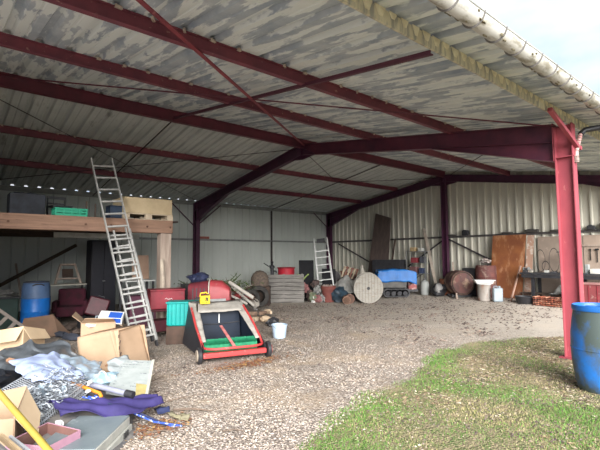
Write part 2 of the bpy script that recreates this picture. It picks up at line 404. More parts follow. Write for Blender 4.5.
brace([(X1 + .1, 3.1, .17), (14.6, 8.6, .17)], .011, dark_rod, 'thin black tie rod on the front roof beyond the red post')
# knee braces low
def strut(p0, p1, label, w=.045, m=maroon):
    b = B(); b.bar(p0, p1, w, .006, up=(0, 1, 0)); b.bar(p0, p1, .006, w, up=(0, 1, 0)); tag(b.build('knee_brace', m), label, 'brace')
strut((7.6, YB - .12, 2.80), (8.65, YB - .12, 3.68), 'dark knee brace right of the back wall column, under the eave')
strut((7.5, YB - .12, 2.80), (6.55, YB - .12, 3.66), 'dark knee brace left of the back wall column, under the eave')
strut((X2 - .1, YM - .1, 2.2), (X2 - .1, 7.0, 1.35), 'dark diagonal brace low on the gable wall above the rusty tanks', .06, mat('brace_dark', (.05, .04, .05)))
strut((X2 - .1, YM + .1, 2.2), (X2 - .1, 10.6, 1.15), 'dark diagonal brace low on the gable wall behind the leaning plank', .06, mat('brace_dark2', (.05, .04, .05)))
strut((X2 - .1, 14.6, 2.2), (X2 - .1, 12.6, 1.3), 'dark diagonal brace low on the gable wall beside the corner column', .06, mat('brace_dark3', (.05, .04, .05)))
strut((X2 - .2, YB - .14, 3.0), (X2 - 1.1, YB - .14, 3.68), 'dark knee brace from the corner column up to the back eave')

# gutter -----------------------------------------------------------------
def gutter():
    t = thing('gutter', 'white half round gutter with brackets and moss along the roof edge', 'gutter', (0, 1.81, 3.745))
    b = B(); r = .095; n = 12; vs = []; xs = (-.45, 15.2)
    for x in xs:
        for i in range(n + 1):
            a = math.pi * i / n; vs.append((x, -r * math.cos(a), -r * math.sin(a)))
    b.add(vs, [(i, i + 1, n + 2 + i, n + 1 + i) for i in range(n)])
    b.build('trough', mat('gutter_zinc', (.60, .60, .57), (.48, .46, .41), 2, rough=.45, spot=(.27, .25, .20), sscale=4, sthr=.56, ssoft=.08, sst=(1.2, 3, 3), bump=.1), t, solid=.004)
    bead = B(); bead.tube([(-.45, -r, .0), (15.2, -r, 0)], .011, 8); bead.build('front_bead', galv, t)
    x = -.2; br = mat('bracket', (.20, .19, .18), rough=.6)
    while x < 15:
        q = B(); pts = [(x, -0.101 * math.cos(math.pi * i / 10), -0.101 * math.sin(math.pi * i / 10)) for i in range(11)]
        for a, c in zip(pts, pts[1:]): q.bar(a, c, .028, .006, up=(0, -math.cos(.1), 0) if False else (1, 0, 0))
        q.box((x, .06, .05), (.02, .10, .01), (.2, 0, 0)); q.build('bracket', br, t); x += .42
    ms = B()
    for i in range(60):
        x = rnd.uniform(1, 12); a = rnd.uniform(.2, 2.6); ms.blob((x, -.096 * math.cos(a), -.097 * math.sin(a)), (.02 + .03 * rnd.random(), .012, .012), .5, 3, i, 1)
    ms.build('moss', mat('moss', (.20, .17, .11), (.12, .11, .07), 30), t)
    tf = B()
    for i in range(46):
        x = rnd.uniform(3.0, 9.5); tf.blob((x, -.07 + .05 * rnd.random(), .015), (.022, .02, .03 * rnd.random() + .012), .6, 3, i, 1)
    tf.build('moss_tuft', mat('brown_moss', (.28, .18, .12), (.16, .1, .07), 30), t)
gutter()
# brace and downpipe at the post top
t = thing('downpipe', 'short striped downpipe with a black elbow at the top of the red post', 'pipe', (X1, YF, 3))
pk = mat('pink_pipe', (.55, .20, .20), (.7, .5, .47), 25, rough=.5); bk = mat('black_pipe', (.03, .03, .035), rough=.4, bump=0)
b = B(); b.tube([(.40, -.44, .66), (.36, -.42, .60), (.30, -.30, .585), (.22, -.12, .57), (.16, -.08, .50)], .045, 12); b.build('elbow', bk, t)
b = B(); b.tube([(.16, -.08, .50), (.03, -.05, .22), (.00, -.05, .06)], .028, 10); b.build('pipe', pk, t)
b = B()
for i in range(7): b.ring((.025 + .017 * i, -.05 - .004 * i, .22 + .042 * i), .030, .006, (.42, -.1, .9), 14, 6)
for i in range(5): b.ring((0, -.05, .04 + .022 * i), .034, .008, (0, 0, 1), 14, 6)
b.build('band', mat('dirty_tape', (.5, .42, .38), (.25, .2, .18), 30), t)
b = B(); b.bar((X1 - 1.0 + .0, YF - .05, 3.66), (X1 + .10, YF - .06, 3.27), .06, .06); b.cyl((X1 + .10, YF - .10, 3.27), (X1 + .10, YF - .02, 3.27), .035)
tag(b.build('eave_brace', post_red, bev=.004), 'faded red angled brace from the eave beam down to the front of the red post', 'brace')

# ================================================================== materials for things
wood_beam = mat('reddish_timber', (.32, .195, .135), (.20, .12, .085), 3, rough=.85, spot=(.14, .075, .055), sscale=5, sthr=.64, sst=(.6, 3, 6), bump=.3, bscale=30, st=(.4, 3, 5))
wood_post = mat('weathered_timber', (.42, .34, .28), (.30, .23, .19), 4, rough=.85, bump=.3, bscale=30, st=(4, 4, .5))
wood_dark = mat('dark_timber', (.09, .06, .045), (.05, .035, .03), 4, rough=.9, bump=.2)
wood_grey = mat('grey_planks', (.27, .255, .235), (.16, .15, .14), 3, rough=.9, bump=.3, bscale=30, st=(.7, 5, 5), spot=(.12, .11, .10), sscale=3, sthr=.62, sst=(.6, 4, 4))
wood_pale = mat('pale_wood', (.60, .50, .37), (.45, .36, .26), 4, rough=.8, bump=.15)
card = mat('cardboard', (.43, .295, .195), (.35, .24, .155), 2.5, rough=.85, bump=.08, bscale=25)
card_l = mat('light_cardboard', (.58, .44, .29), (.50, .37, .24), 2.5, rough=.85, bump=.06)
card_d = mat('dusty_cardboard', (.26, .16, .11), (.18, .12, .085), 3, rough=.9)
black = mat('black_plastic', (.02, .02, .024), (.035, .035, .04), 6, rough=.5, bump=.05)
darkg = mat('dark_grey', (.06, .06, .065), (.03, .03, .035), 5, rough=.7)
alu = mat('aluminium', (.58, .58, .56), (.40, .40, .39), 8, rough=.4, metal=.35, bump=.04)
blue_pl = mat('blue_plastic', (.02, .20, .62), (.03, .15, .45), 2, rough=.4, spot=(.25, .33, .42), sscale=3, sthr=.66, ssoft=.1, bump=.05)
green_pl = mat('green_plastic', (.04, .42, .26), (.03, .33, .2), 4, rough=.5)
dred = mat('dull_red_metal', (.27, .03, .045), (.17, .02, .03), 3, rough=.5, spot=(.1, .05, .05), sscale=6, sthr=.66)
bred = mat('bright_red_metal', (.40, .055, .065), (.30, .04, .05), 3, rough=.45, spot=(.5, .22, .2), sscale=7, sthr=.68)
rust = mat('rust', (.24, .09, .05), (.13, .055, .04), 5, rough=.9, bump=.2, spot=(.38, .20, .11), sscale=6, sthr=.6)
white_pl = mat('white_plastic', (.72, .73, .72), (.6, .6, .58), 5, rough=.5, bump=.03)
cream_pl = mat('creamy_plastic', (.60, .58, .50), (.45, .42, .36), 5, rough=.6)
navy = mat('navy_cloth', (.025, .035, .10), (.015, .02, .06), 5, rough=.8)
green_lf = mat('leaf_green', (.12, .20, .05), (.06, .10, .03), 12, rough=.8)

# ------------------------------------------------------------------ loft
def loft():
    t = thing('timber_loft', 'reddish timber storage loft on square posts behind the tall ladder', 'loft', (0, 9.0, 0))
    b = B(); b.box((1.73, .1, 2.26), (4.38, .20, .28)); b.build('front_beam', wood_beam, t, bev=.012)
    b = B()
    for x in (-.15, .9, 2.15, 2.62, 3.35, 3.86): b.cyl((x, -.012, 2.25), (x, .02, 2.25), .022, n=8)
    b.build('bolt', mat('rusty_bolt', (.12, .06, .04)), t)
    for x, y in ((3.78, .13), (3.78, 5.9), (-.3, .13)):
        b = B(); b.box((x, y, 1.06), (.24, .22, 2.12)); b.build('post', wood_post, t, bev=.012)
    for k in range(8):
        b = B(); b.box((1.73, .55 + k * .75, 2.30), (4.38, .08, .14)); b.build('joist', wood_dark, t)
    b = B()
    for k in range(22): b.box((-.34 + .205 * k, 3.1, 2.385), (.197, 6.1, .03))
    b.build('deck', wood_dark, t)
    b = B(); b.box((2.9, 1.9, 2.12), (1.9, .06, .12)); b.build('pale_rail', mat('pale_rail', (.5, .5, .46)), t, label if False else 0) if False else b.build('pale_rail', mat('pale_rail', (.5, .5, .46)), t)
loft()
ZL = 2.40
def pallet(loc, rz, L=1.1, W=.8, label='', group=None):
    t = thing('pallet', label, 'pallet', loc, rz, group)
    b = B()
    for k in range(6): b.box((0, -W/2 + .06 + k * (W - .12) / 5, .125), (L, .09, .02))
    b.build('top_boards', wood_pale, t)
    b = B()
    for i in range(3):
        for j in range(3): b.box((-L/2 + .07 + i * (L - .14) / 2, -W/2 + .06 + j * (W - .12) / 2, .065), (.13, .1, .09))
    b.build('blocks', wood_pale, t)
    b = B()
    for j in range(3): b.box((0, -W/2 + .06 + j * (W - .12) / 2, .01), (L, .1, .018))
    b.build('bottom_boards', wood_pale, t)
pallet((3.42, 9.48, ZL), 0, 1.08, .8, 'pale wooden pallet on the loft under a plywood box')
b = B(); b.box((0, 0, .17), (1.06, .72, .34)); o = b.build('plywood_box', mat('plywood', (.55, .44, .28), (.45, .35, .22), 3, rough=.8), bev=.012, loc=(3.42, 9.48, ZL + .136))
tag(o, 'pale plywood box lying on the pallet at the end of the loft', 'box')
def crate(name, loc, d, m, label, rz=0, slots=4, cat='crate'):
    t = thing(name, label, cat, loc, rz); w, l, h = d; b = B()
    b.box((0, 0, .01), (w, l, .02))
    for s in (-1, 1):
        for z in (.10, .45, .8): 
            b.box((0, s * (l/2 - .008), h * z + .02), (w, .014, h * .2)); b.box((s * (w/2 - .008), 0, h * z + .02), (.014, l, h * .2))
        for k in range(slots + 1):
            b.box((-w/2 + .01 + k * (w - .02) / slots, s * (l/2 - .008), h/2), (.025, .018, h)); b.box((s * (w/2 - .008), -l/2 + .01 + k * (l - .02) / slots, h/2), (.018, .025, h))
    b.build('basket', m, t)
    b = B()
    for s in (-1, 1): b.box((0, s * l/2, h), (w + .02, .025, .02)); b.box((s * w/2, 0, h), (.025, l + .02, .02))
    b.build('rim', m, t)
    return t
crate('plastic_crate', (1.93, 9.32, ZL), (.56, .36, .15), green_pl, 'green slotted plastic crate on the edge of the loft')
b = B()
b.box((0, 0, .21), (.58, .4, .42)); b.blob((0, 0, .36), (.26, .18, .10), .4, 2.4, 3)
tag(b.build('storage_box', mat('black_sack', (.03, .035, .05), (.012, .014, .02), 5, rough=.6, bump=.4, bscale=12), bev=.03, loc=(1.24, 9.62, ZL)), 'bulky dark box wrapped in black plastic on the loft, left of the green crate', 'box')
def chair_dark(loc, rz):
    t = thing('chair', 'dark chair standing on the loft behind the green crate', 'chair', loc, rz)
    b = B(); b.box((0, 0, .25), (.38, .36, .03)); b.build('seat', darkg, t, bev=.006)
    for x in (-.17, .17):
        for y in (-.16, .16): b = B(); b.box((x, y, .12), (.03, .03, .24)); b.build('leg', darkg, t)
    b = B(); b.box((-.17, .17, .36), (.025, .025, .2)); b.box((.17, .17, .36), (.025, .025, .2)); b.box((0, .17, .45), (.36, .02, .05)); b.box((0, .17, .33), (.36, .02, .03)); b.build('backrest', darkg, t)
chair_dark((1.86, 9.9, ZL), .2)
b = B(); b.box((0, 0, .13), (.30, .3, .26)); b.box((0, 0, .27), (.32, .32, .02)); tag(b.build('storage_box', mat('dark_blue_box', (.03, .05, .09), rough=.5), bev=.01, loc=(2.80, 9.35, ZL)), 'small dark blue box on the loft behind the ladder', 'box')
for i, (x, h) in enumerate(((2.3, .38), (2.47, .34))):
    b = B(); b.bar((0, 0, 0), (.03, .12, h), .03, .03); tag(b.build('stake', wood_dark, loc=(x, 9.6, ZL)), ('thin dark stake' if i == 0 else 'shorter dark stake') + ' leaning on the loft between green crate and blue box', 'stake')

# ------------------------------------------------------------------ extension ladder
def ladder():
    base = Vector((2.88, 7.70, 0)); top = Vector((2.50, 9.36, 3.66)); d = top - base; Ln = d.length; d.normalize()
    t = thing('extension_ladder', 'tall aluminium extension ladder leaning on the loft beam', 'ladder', base)
    side = Vector((1, -.05, 0)); side = (side - d * side.dot(d)).normalized(); nrm = d.cross(side)
    def section(o, L0, L1, w, first):
        for s in (-1, 1):
            b = B(); b.bar(o + d * L0 + side * s * w/2, o + d * L1 + side * s * w/2, .022, .05, up=nrm); b.build('side_rail', alu, t)
            q = B(); q.bar(o + d * (L0 - .02) + side * s * w/2, o + d * (L0 + .08) + side * s * w/2, .034, .075, up=nrm); q.build('foot', black, t)
        n = int((L1 - L0 - .2) / .28)
        for k in range(n + 1):
            p = o + d * (L0 + .2 + k * .28); b = B(); b.bar(p - side * w/2, p + side * w/2, .032, .028, up=nrm); b.build('rung', alu, t)
    section(Vector((0, 0, 0)), 0, Ln, .41, True)
    section(nrm * (.08 if nrm.y > 0 else -.08) + d * .0, .12, 2.45, .35, False)
ladder()
def rear_leg():
    # second ladder standing steeper behind the first
    base = Vector((3.10, 8.12, 0)); top = Vector((2.74, 8.72, 2.15)); d = top - base; Ln = d.length; d.normalize()
    t = thing('step_ladder', 'shorter aluminium ladder standing steeply behind the tall extension ladder', 'ladder', base)
    side = Vector((1, 0, 0)); side = (side - d * side.dot(d)).normalized(); nrm = d.cross(side)
    for s in (-1, 1): b = B(); b.bar(side * s * .16, d * Ln + side * s * .16, .022, .05, up=nrm); b.build('side_rail', alu, t)
    for k in range(7): p = d * (.25 + k * .28); b = B(); b.bar(p - side * .16, p + side * .16, .028, .028, up=nrm); b.build('rung', alu, t)
rear_leg()

# ------------------------------------------------------------------ things under the loft
def drum(name, loc, r, h, m, label, cat='barrel', rot=None, lid=True, bands=(.3, .65), closed=True, group=None):
    t = thing(name, label, cat, loc, 0, group, rot)
    p = [(r * .90, 0), (r * .97, .02), (r, .06)]
    for bz in bands: p += [(r, h * bz - .02), (r * 1.03, h * bz), (r, h * bz + .02)]
    p += [(r, h - .08), (r * .97, h - .02), (r * .92, h)]
    if not closed: p += [(r * .88, h), (r * .9, h * .15), (0, h * .15)]
    b = B(); b.lathe(p, n=28); b.build('shell', m, t)
    if lid and closed:
        b = B(); b.ring((0, 0, h), r * .93, .014); b.build('rim', m, t)
        b = B(); b.cyl((r * .5, 0, h), (r * .5, 0, h + .03), .04); b.cyl((-r * .5, 0, h), (-r * .5, 0, h + .03), .03); b.build('bung', black, t)
    return t
def stand(name, loc, d, m, label, cat, rz=0):
    b = B(); b.box((0, 0, d[2]/2), d); return tag(b.build(name, m, bev=.01, loc=loc, rot=(0, 0, rz)), label, cat)
stand('concrete_block', (1.66, 10.95, 0), (.5, .5, .13), mat('concrete', (.32, .31, .29)), 'low concrete block under the blue drum beneath the loft', 'block')
def blue_drum():
    t = thing('plastic_drum', 'blue plastic drum with a greyish top under the loft', 'barrel', (1.66, 10.95, .13)); t.scale = (.90, .90, 1)
    b = B(); b.lathe([(.27, 0), (.30, .03), (.31, .1), (.305, .3), (.315, .32), (.305, .34), (.31, .60)], n=30); b.build('body', mat('drum_blue', (.01, .17, .60), (.015, .12, .42), 3, rough=.4, spot=(.3, .45, .6), sscale=5, sthr=.7), t)
    b = B(); b.lathe([(.31, .60), (.315, .62), (.305, .64), (.30, .84), (.28, .93), (.25, .95), (.25, .93), (0, .93)], n=30); b.build('upper_body', mat('drum_faded', (.10, .17, .32), (.07, .12, .22), 3, rough=.5), t)
    b = B(); b.ring((0, 0, .95), .265, .013); b.build('rim', darkg, t)
    b = B(); b.tube([(-.12, -.27, .88), (-.06, -.30, .91), (.06, -.30, .91), (.12, -.27, .88)], .014); b.build('handle', darkg, t)
blue_drum()
b = B(); b.quad([(-.36, 0, 0), (.34, -.05, 0), (.30, .30, .40), (-.22, .33, .36)], .012); b.quad([(.34, -.05, 0), (.60, .05, .0), (.55, .2, .05), (.30, .30, .38)], .012)
tag(b.build('cardboard_sheet', card_d, loc=(1.58, 9.95, .02)), 'dusty brown flattened cardboard leaning before the blue drum', 'cardboard')
def bin_dark():
    t = thing('dustbin', 'dark green bin crammed with rags beside the blue drum under the loft', 'bin', (1.10, 11.4, 0))
    b = B(); b.box((0, 0, .37), (.55, .5, .74)); b.build('body', mat('dark_green_bin', (.03, .06, .05), rough=.6), t, bev=.03)
    b = B(); b.box((0, 0, .75), (.6, .55, .03)); b.build('rim', darkg, t)
    b = B(); b.blob((0, 0, .80), (.26, .22, .1), .5, 2, 5); b.build('rags', mat('grey_rags', (.30, .29, .27), (.1, .1, .1), 8), t)
bin_dark()
def slatted(name, loc, rot, L, W, n, m, label, cat='frame'):
    t = thing(name, label, cat, loc, rot=rot)
    for s in (-1, 1): b = B(); b.box((s * W/2, 0, L/2), (.05, .04, L)); b.build('side_rail', m, t)
    for k in range(n): b = B(); b.box((0, 0, .08 + k * (L - .16) / (n - 1)), (W, .02, .055)); b.build('slat', m, t)
    return t
slatted('wooden_rack', (1.30, 8.55, .02), (R(-22), R(-46), R(10)), .95, .42, 6, mat('dusty_slats', (.20, .17, .145), (.13, .11, .10)), 'grey wooden slatted rack tilted over at the edge of the pile under the loft', 'rack')
def cupboard():
    t = thing('cupboard', 'tall dark cupboard under the loft behind the ladder', 'cupboard', (3.30, 12.1, 0))
    b = B(); b.box((0, .01, 1.03), (.62, .5, 2.06)); b.build('carcass', mat('dark_cupboard', (.012, .012, .018), rough=.6), t, bev=.01)
    for s in (-1, 1):
        b = B(); b.box((s * .152, -.255, 1.03), (.29, .02, 1.98)); d = b.build('door', mat('dark_door', (.016, .016, .024), rough=.5), t, bev=.006)
        q = B(); q.cyl((s * .02, -.29, 1.0), (s * .02, -.265, 1.0), .014); q.build('knob', grey_steel, d)
cupboard()
def table(loc, w, l, h, mt, ml, label, rz=0, name='table'):
    t = thing(name, label, 'table', loc, rz)
    b = B(); b.box((0, 0, h - .015), (w, l, .03)); b.build('tabletop', mt, t, bev=.004)
    for x in (-1, 1):
        for y in (-1, 1): b = B(); b.box((x * (w/2 - .04), y * (l/2 - .04), (h - .03)/2), (.045, .045, h - .03)); b.build('leg', ml, t)
    return t
table((2.56, 12.50, 0), .95, .55, .93, cream_pl, darkg, 'narrow table with a pale top under the loft, carrying an upturned chair')
def upturned_chair():
    t = thing('wooden_chair', 'greyish wooden chair frame lying on the narrow table under the loft', 'chair', (2.60, 12.46, .93), rot=(R(-14), 0, R(-4)))
    m = wood_post
    for s in (-1, 1): b = B(); b.bar((s * .30, 0, .0), (s * .17, .05, .52), .05, .05); b.build('leg', m, t)
    b = B(); b.bar((-.19, .05, .52), (.19, .05, .52), .05, .05); b.build('top_rail', m, t)
    b = B(); b.bar((-.25, .02, .14), (.25, .02, .14), .04, .04); b.build('stretcher', m, t)
    b = B(); b.box((0, .08, .30), (.26, .03, .22)); b.build('seat', wood_dark, t)
upturned_chair()
b = B(); b.bar((1.2, 14.5, .78), (3.3, 14.9, 2.0), .09, .09); b.bar((1.0, 14.46, .62), (1.2, 14.5, .78), .085, .085); tag(b.build('timber_pole', wood_dark), 'long dark timber pole slanting up along the wall under the loft', 'pole')
b = B(); b.bar((1.9, 14.3, 0), (1.72, 14.9, 1.45), .05, .03); tag(b.build('wooden_stake', wood_post), 'grey stake standing behind the blue drum', 'stake')
b = B(); b.bar((1.55, 14.3, 0), (1.05, 14.9, 1.35), .05, .03); tag(b.build('wooden_stake', wood_dark), 'dark slanting stake left of the blue drum near the wall', 'stake')
def armchair_red():
    t = thing('armchair', 'dark purple red armchair under the loft beside the blue drum', 'armchair', (2.55, 11.85, 0), -.3)
    m = mat('plum_fabric', (.075, .010, .025), (.035, .01, .015), 5, rough=.9)
    b = B(); b.box((0, 0, .30), (.62, .55, .24)); b.build('seat', m, t, bev=.04)
    b = B(); b.box((0, .25, .52), (.62, .14, .62)); b.build('backrest', m, t, bev=.05)
    for s in (-1, 1):
        b = B(); b.box((s * .33, 0, .42), (.12, .55, .28)); b.build('armrest', m, t, bev=.04)
        for y in (-.22, .22): b = B(); b.box((s * .28, y, .09), (.05, .05, .18)); b.build('leg', black, t)
armchair_red()
def suitcase():
    t = thing('suitcase', 'dark red suitcase propped up under the loft before the cupboard', 'suitcase', (2.72, 10.45, .28), rot=(R(-12), R(18), R(-20)))
    b = B(); b.box((0, 0, .22), (.44, .18, .42)); b.build('shell', mat('burgundy_case', (.09, .018, .028), (.05, .012, .018), 5, rough=.5), t, bev=.03)
    b = B(); b.tube([(-.07, 0, .43), (-.07, 0, .47), (.07, 0, .47), (.07, 0, .43)], .01); b.build('handle', black, t)
suitcase()
stand('storage_box', (2.75, 10.5, 0), (.6, .5, .27), darkg, 'dark flat box under the red suitcase beneath the loft', 'box')
def jerrycan(loc, s, m, label, rz=0, cat='jerrycan'):
    t = thing('jerrycan', label, cat, loc, rz)
    b = B(); b.box((0, 0, .42 * s), (.55 * s, .42 * s, .84 * s)); b.build('body', m, t, bev=.07 * s)
    b = B(); b.cyl((.12 * s, 0, .83 * s), (.12 * s, 0, .95 * s), .07 * s); b.build('cap', m, t)
    b = B(); b.tube([(-.2 * s, 0, .8 * s), (-.2 * s, 0, .93 * s), (.0 * s, 0, .93 * s), (.0, 0, .82 * s)], .03 * s); b.build('handle', m, t)
    return t
jerrycan((2.62, 9.60, .0), .42, mat('milky_can', (.45, .52, .58), (.36, .42, .46), 5, rough=.4), 'small whitish jug standing beside the dark box beneath the loft')
for i in range(9):
    x, y = ((1.9, 10.3), (2.3, 10.0), (2.05, 9.4), (1.2, 10.6), (2.4, 11.0), (1.95, 9.9), (1.05, 9.9), (2.2, 10.6), (2.95, 9.9))[i]
    b = B(); b.blob((0, 0, .05), (.14 + .05 * (i % 3), .10, .07), .5, 2.2, i, 2, flat=-.05)
    tag(b.build('rag', mat('rag_%d' % i, ((.10, .09, .09), (.16, .12, .10), (.07, .08, .11))[i % 3], rough=.9), loc=(x, y, 0), rot=(0, 0, i)), 'dusty dark rag heap on the ground under the loft', 'rag', 'dusty rags on the ground under the loft')
# right part under the loft
b = B(); b.box((0, 0, .32), (.42, .025, .62)); tag(b.build('board', mat('brown_board', (.36, .24, .17), (.28, .18, .13), 4), loc=(4.02, 11.2, 1.03), rot=(R(-8), 0, R(-8))), 'square brown board standing on the small table behind the wooden post', 'board')
table((3.86, 11.0, 0), .75, .5, 1.03, white_pl, darkg, 'small white topped table behind the wooden post')
def purple_boxes():
    b = B(); b.box((0, 0, .35), (.6, .4, .7)); tag(b.build('cabinet', mat('plum_cabinet', (.12, .04, .07), (.08, .03, .05), 4), bev=.01, loc=(3.75, 10.3, 0), rot=(0, 0, -.2)), 'low plum coloured cabinet under the white topped table', 'cabinet')
purple_boxes()
b = B(); b.tube([(3.70, 8.93, 0), (3.66, 8.94, .6), (3.69, 8.95, 1.1), (3.66, 8.96, 1.55)], [.05, .045, .048, .04], 8); tag(b.build('branch', mat('bare_branch', (.52, .45, .36), (.38, .32, .26), 8, rough=.9)), 'pale stripped branch standing against the wooden loft post', 'branch')

# red furniture / machinery
def red_trunk():
    t = thing('trunk', 'dull red metal trunk with a white scribble, beside the ladder foot', 'trunk', (3.60, 8.50, .56), -.22)
    b = B(); b.box((0, .12, .18), (.68, .42, .36)); b.build('body', dred, t, bev=.015)
    b = B(); b.box((0, .12, .375), (.70, .44, .03)); b.build('lid', dred, t, bev=.008)
    q = B(); q.tube([(-.06, -.093, .20), (-.03, -.093, .22), (0, -.093, .19), (.03, -.093, .21), (.02, -.093, .18)], .005, 5); q.tube([(.04, -.093, .19), (.07, -.093, .21), (.09, -.093, .18)], .005, 5)
    q.build('scribble', white_pl, t)
    u = thing('trunk_stand', 'dark wheeled stand carrying the dull red metal trunk', 'stand', (3.60, 8.52, 0), -.22)
    for s in (-1, 1):
        for y in (-.05, .28): b = B(); b.box((s * .29, y, .30), (.05, .05, .52)); b.build('leg', black, u)
        b = B(); b.cyl((s * .31, .1, .11), (s * .25, .1, .11), .11, n=20); b.build('wheel', black, u)
    b = B(); b.box((0, .12, .53), (.64, .4, .04)); b.box((0, .12, .22), (.60, .36, .22)); b.build('tray', mat('plum_tray', (.10, .02, .03)), u, bev=.01)
red_trunk()
def hood(loc, rz):
    t = thing('engine_hood', 'faded red rounded metal engine hood with a pale edge, behind the yellow chainsaw', 'hood', loc, rz)
    # cross-section profile (y,z) extruded along x
    prof = [(0, 0), (.0, .30), (.03, .38), (.10, .43), (.22, .45), (.34, .42), (.45, .34), (.52, .20), (.55, 0)]
    b = B(); n = len(prof)
    vs = [(x, y, z * k) for x, k in ((-.02, 1), (-.45, .86)) for y, z in prof]
    b.add(vs, [(i, (i + 1) % n, n + (i + 1) % n, n + i) for i in range(n)] + [tuple(range(n - 1, -1, -1)), tuple(range(n, 2 * n))]); b.build('side_panel', mat('deep_red_panel', (.17, .02, .03), (.11, .016, .025), 4, st=(6, 1, 1)), t, bev=.01)
    b = B(); vs = [(x, y, z * k) for x, k in ((.01, 1.02), (.26, .98), (.44, .62)) for y, z in prof]
    b.add(vs, [(r * n + i, r * n + (i + 1) % n, (r + 1) * n + (i + 1) % n, (r + 1) * n + i) for r in range(2) for i in range(n)] + [tuple(range(n - 1, -1, -1)), tuple(range(2 * n, 3 * n))]); b.build('nose', bred, t, bev=.01)
    b = B(); b.tube([(-.005, y, z * 1.03) for y, z in prof], .013, 6); b.build('edge_trim', cream_pl, t)
    b = B()
    for k in range(4): b.box((-.10 - .08 * k, -.004, .17), (.02, .01, .24))
    b.build('vent', black, t)
hood((4.47, 8.36, .64), -.62)
def trailer_base():
    t = thing('garden_cart', 'dark low cart with small wheels under the faded red hood', 'cart', (4.55, 8.50, 0), -.55)
    b = B(); b.box((0, .1, .42), (.95, .6, .46)); b.build('tray', mat('dark_cart', (.05, .025, .03)), t, bev=.02)
    for s in (-1, 1):
        for y in (-.2, .4): b = B(); b.cyl((s * .42, y, .16), (s * .5, y, .16), .16, n=20); b.build('wheel', black, t)
trailer_base()
def cyan():
    t = thing('plastic_crate', 'turquoise ribbed plastic crate on its side next to the leaf sweeper', 'crate', (3.38, 7.62, .33), -.60)
    m = mat('turquoise_plastic', (.0, .36, .33), (.0, .27, .26), 4, rough=.45)
    b = B(); b.box((.17, .16, .215), (.60, .34, .43)); b.build('body', m, t, bev=.025)
    b = B()
    for k in range(5): b.box((-.06 + .075 * k, -.018, .21), (.022, .03, .40))
    for k in range(3): b.box((-.14, .05 + .1 * k, .21), (.03, .022, .40))
    b.box((.17, .16, .43), (.66, .40, .03)); b.build('rib', m, t, bev=.006)
    u = B(); u.box((0, 0, .165), (.42, .36, .33)); tag(u.build('wooden_crate', mat('brown_crate', (.10, .06, .045), (.06, .04, .03), 5), bev=.01, loc=(3.52, 7.72, 0), rot=(0, 0, -.6)), 'brown wooden box under the turquoise crate', 'box')
cyan()

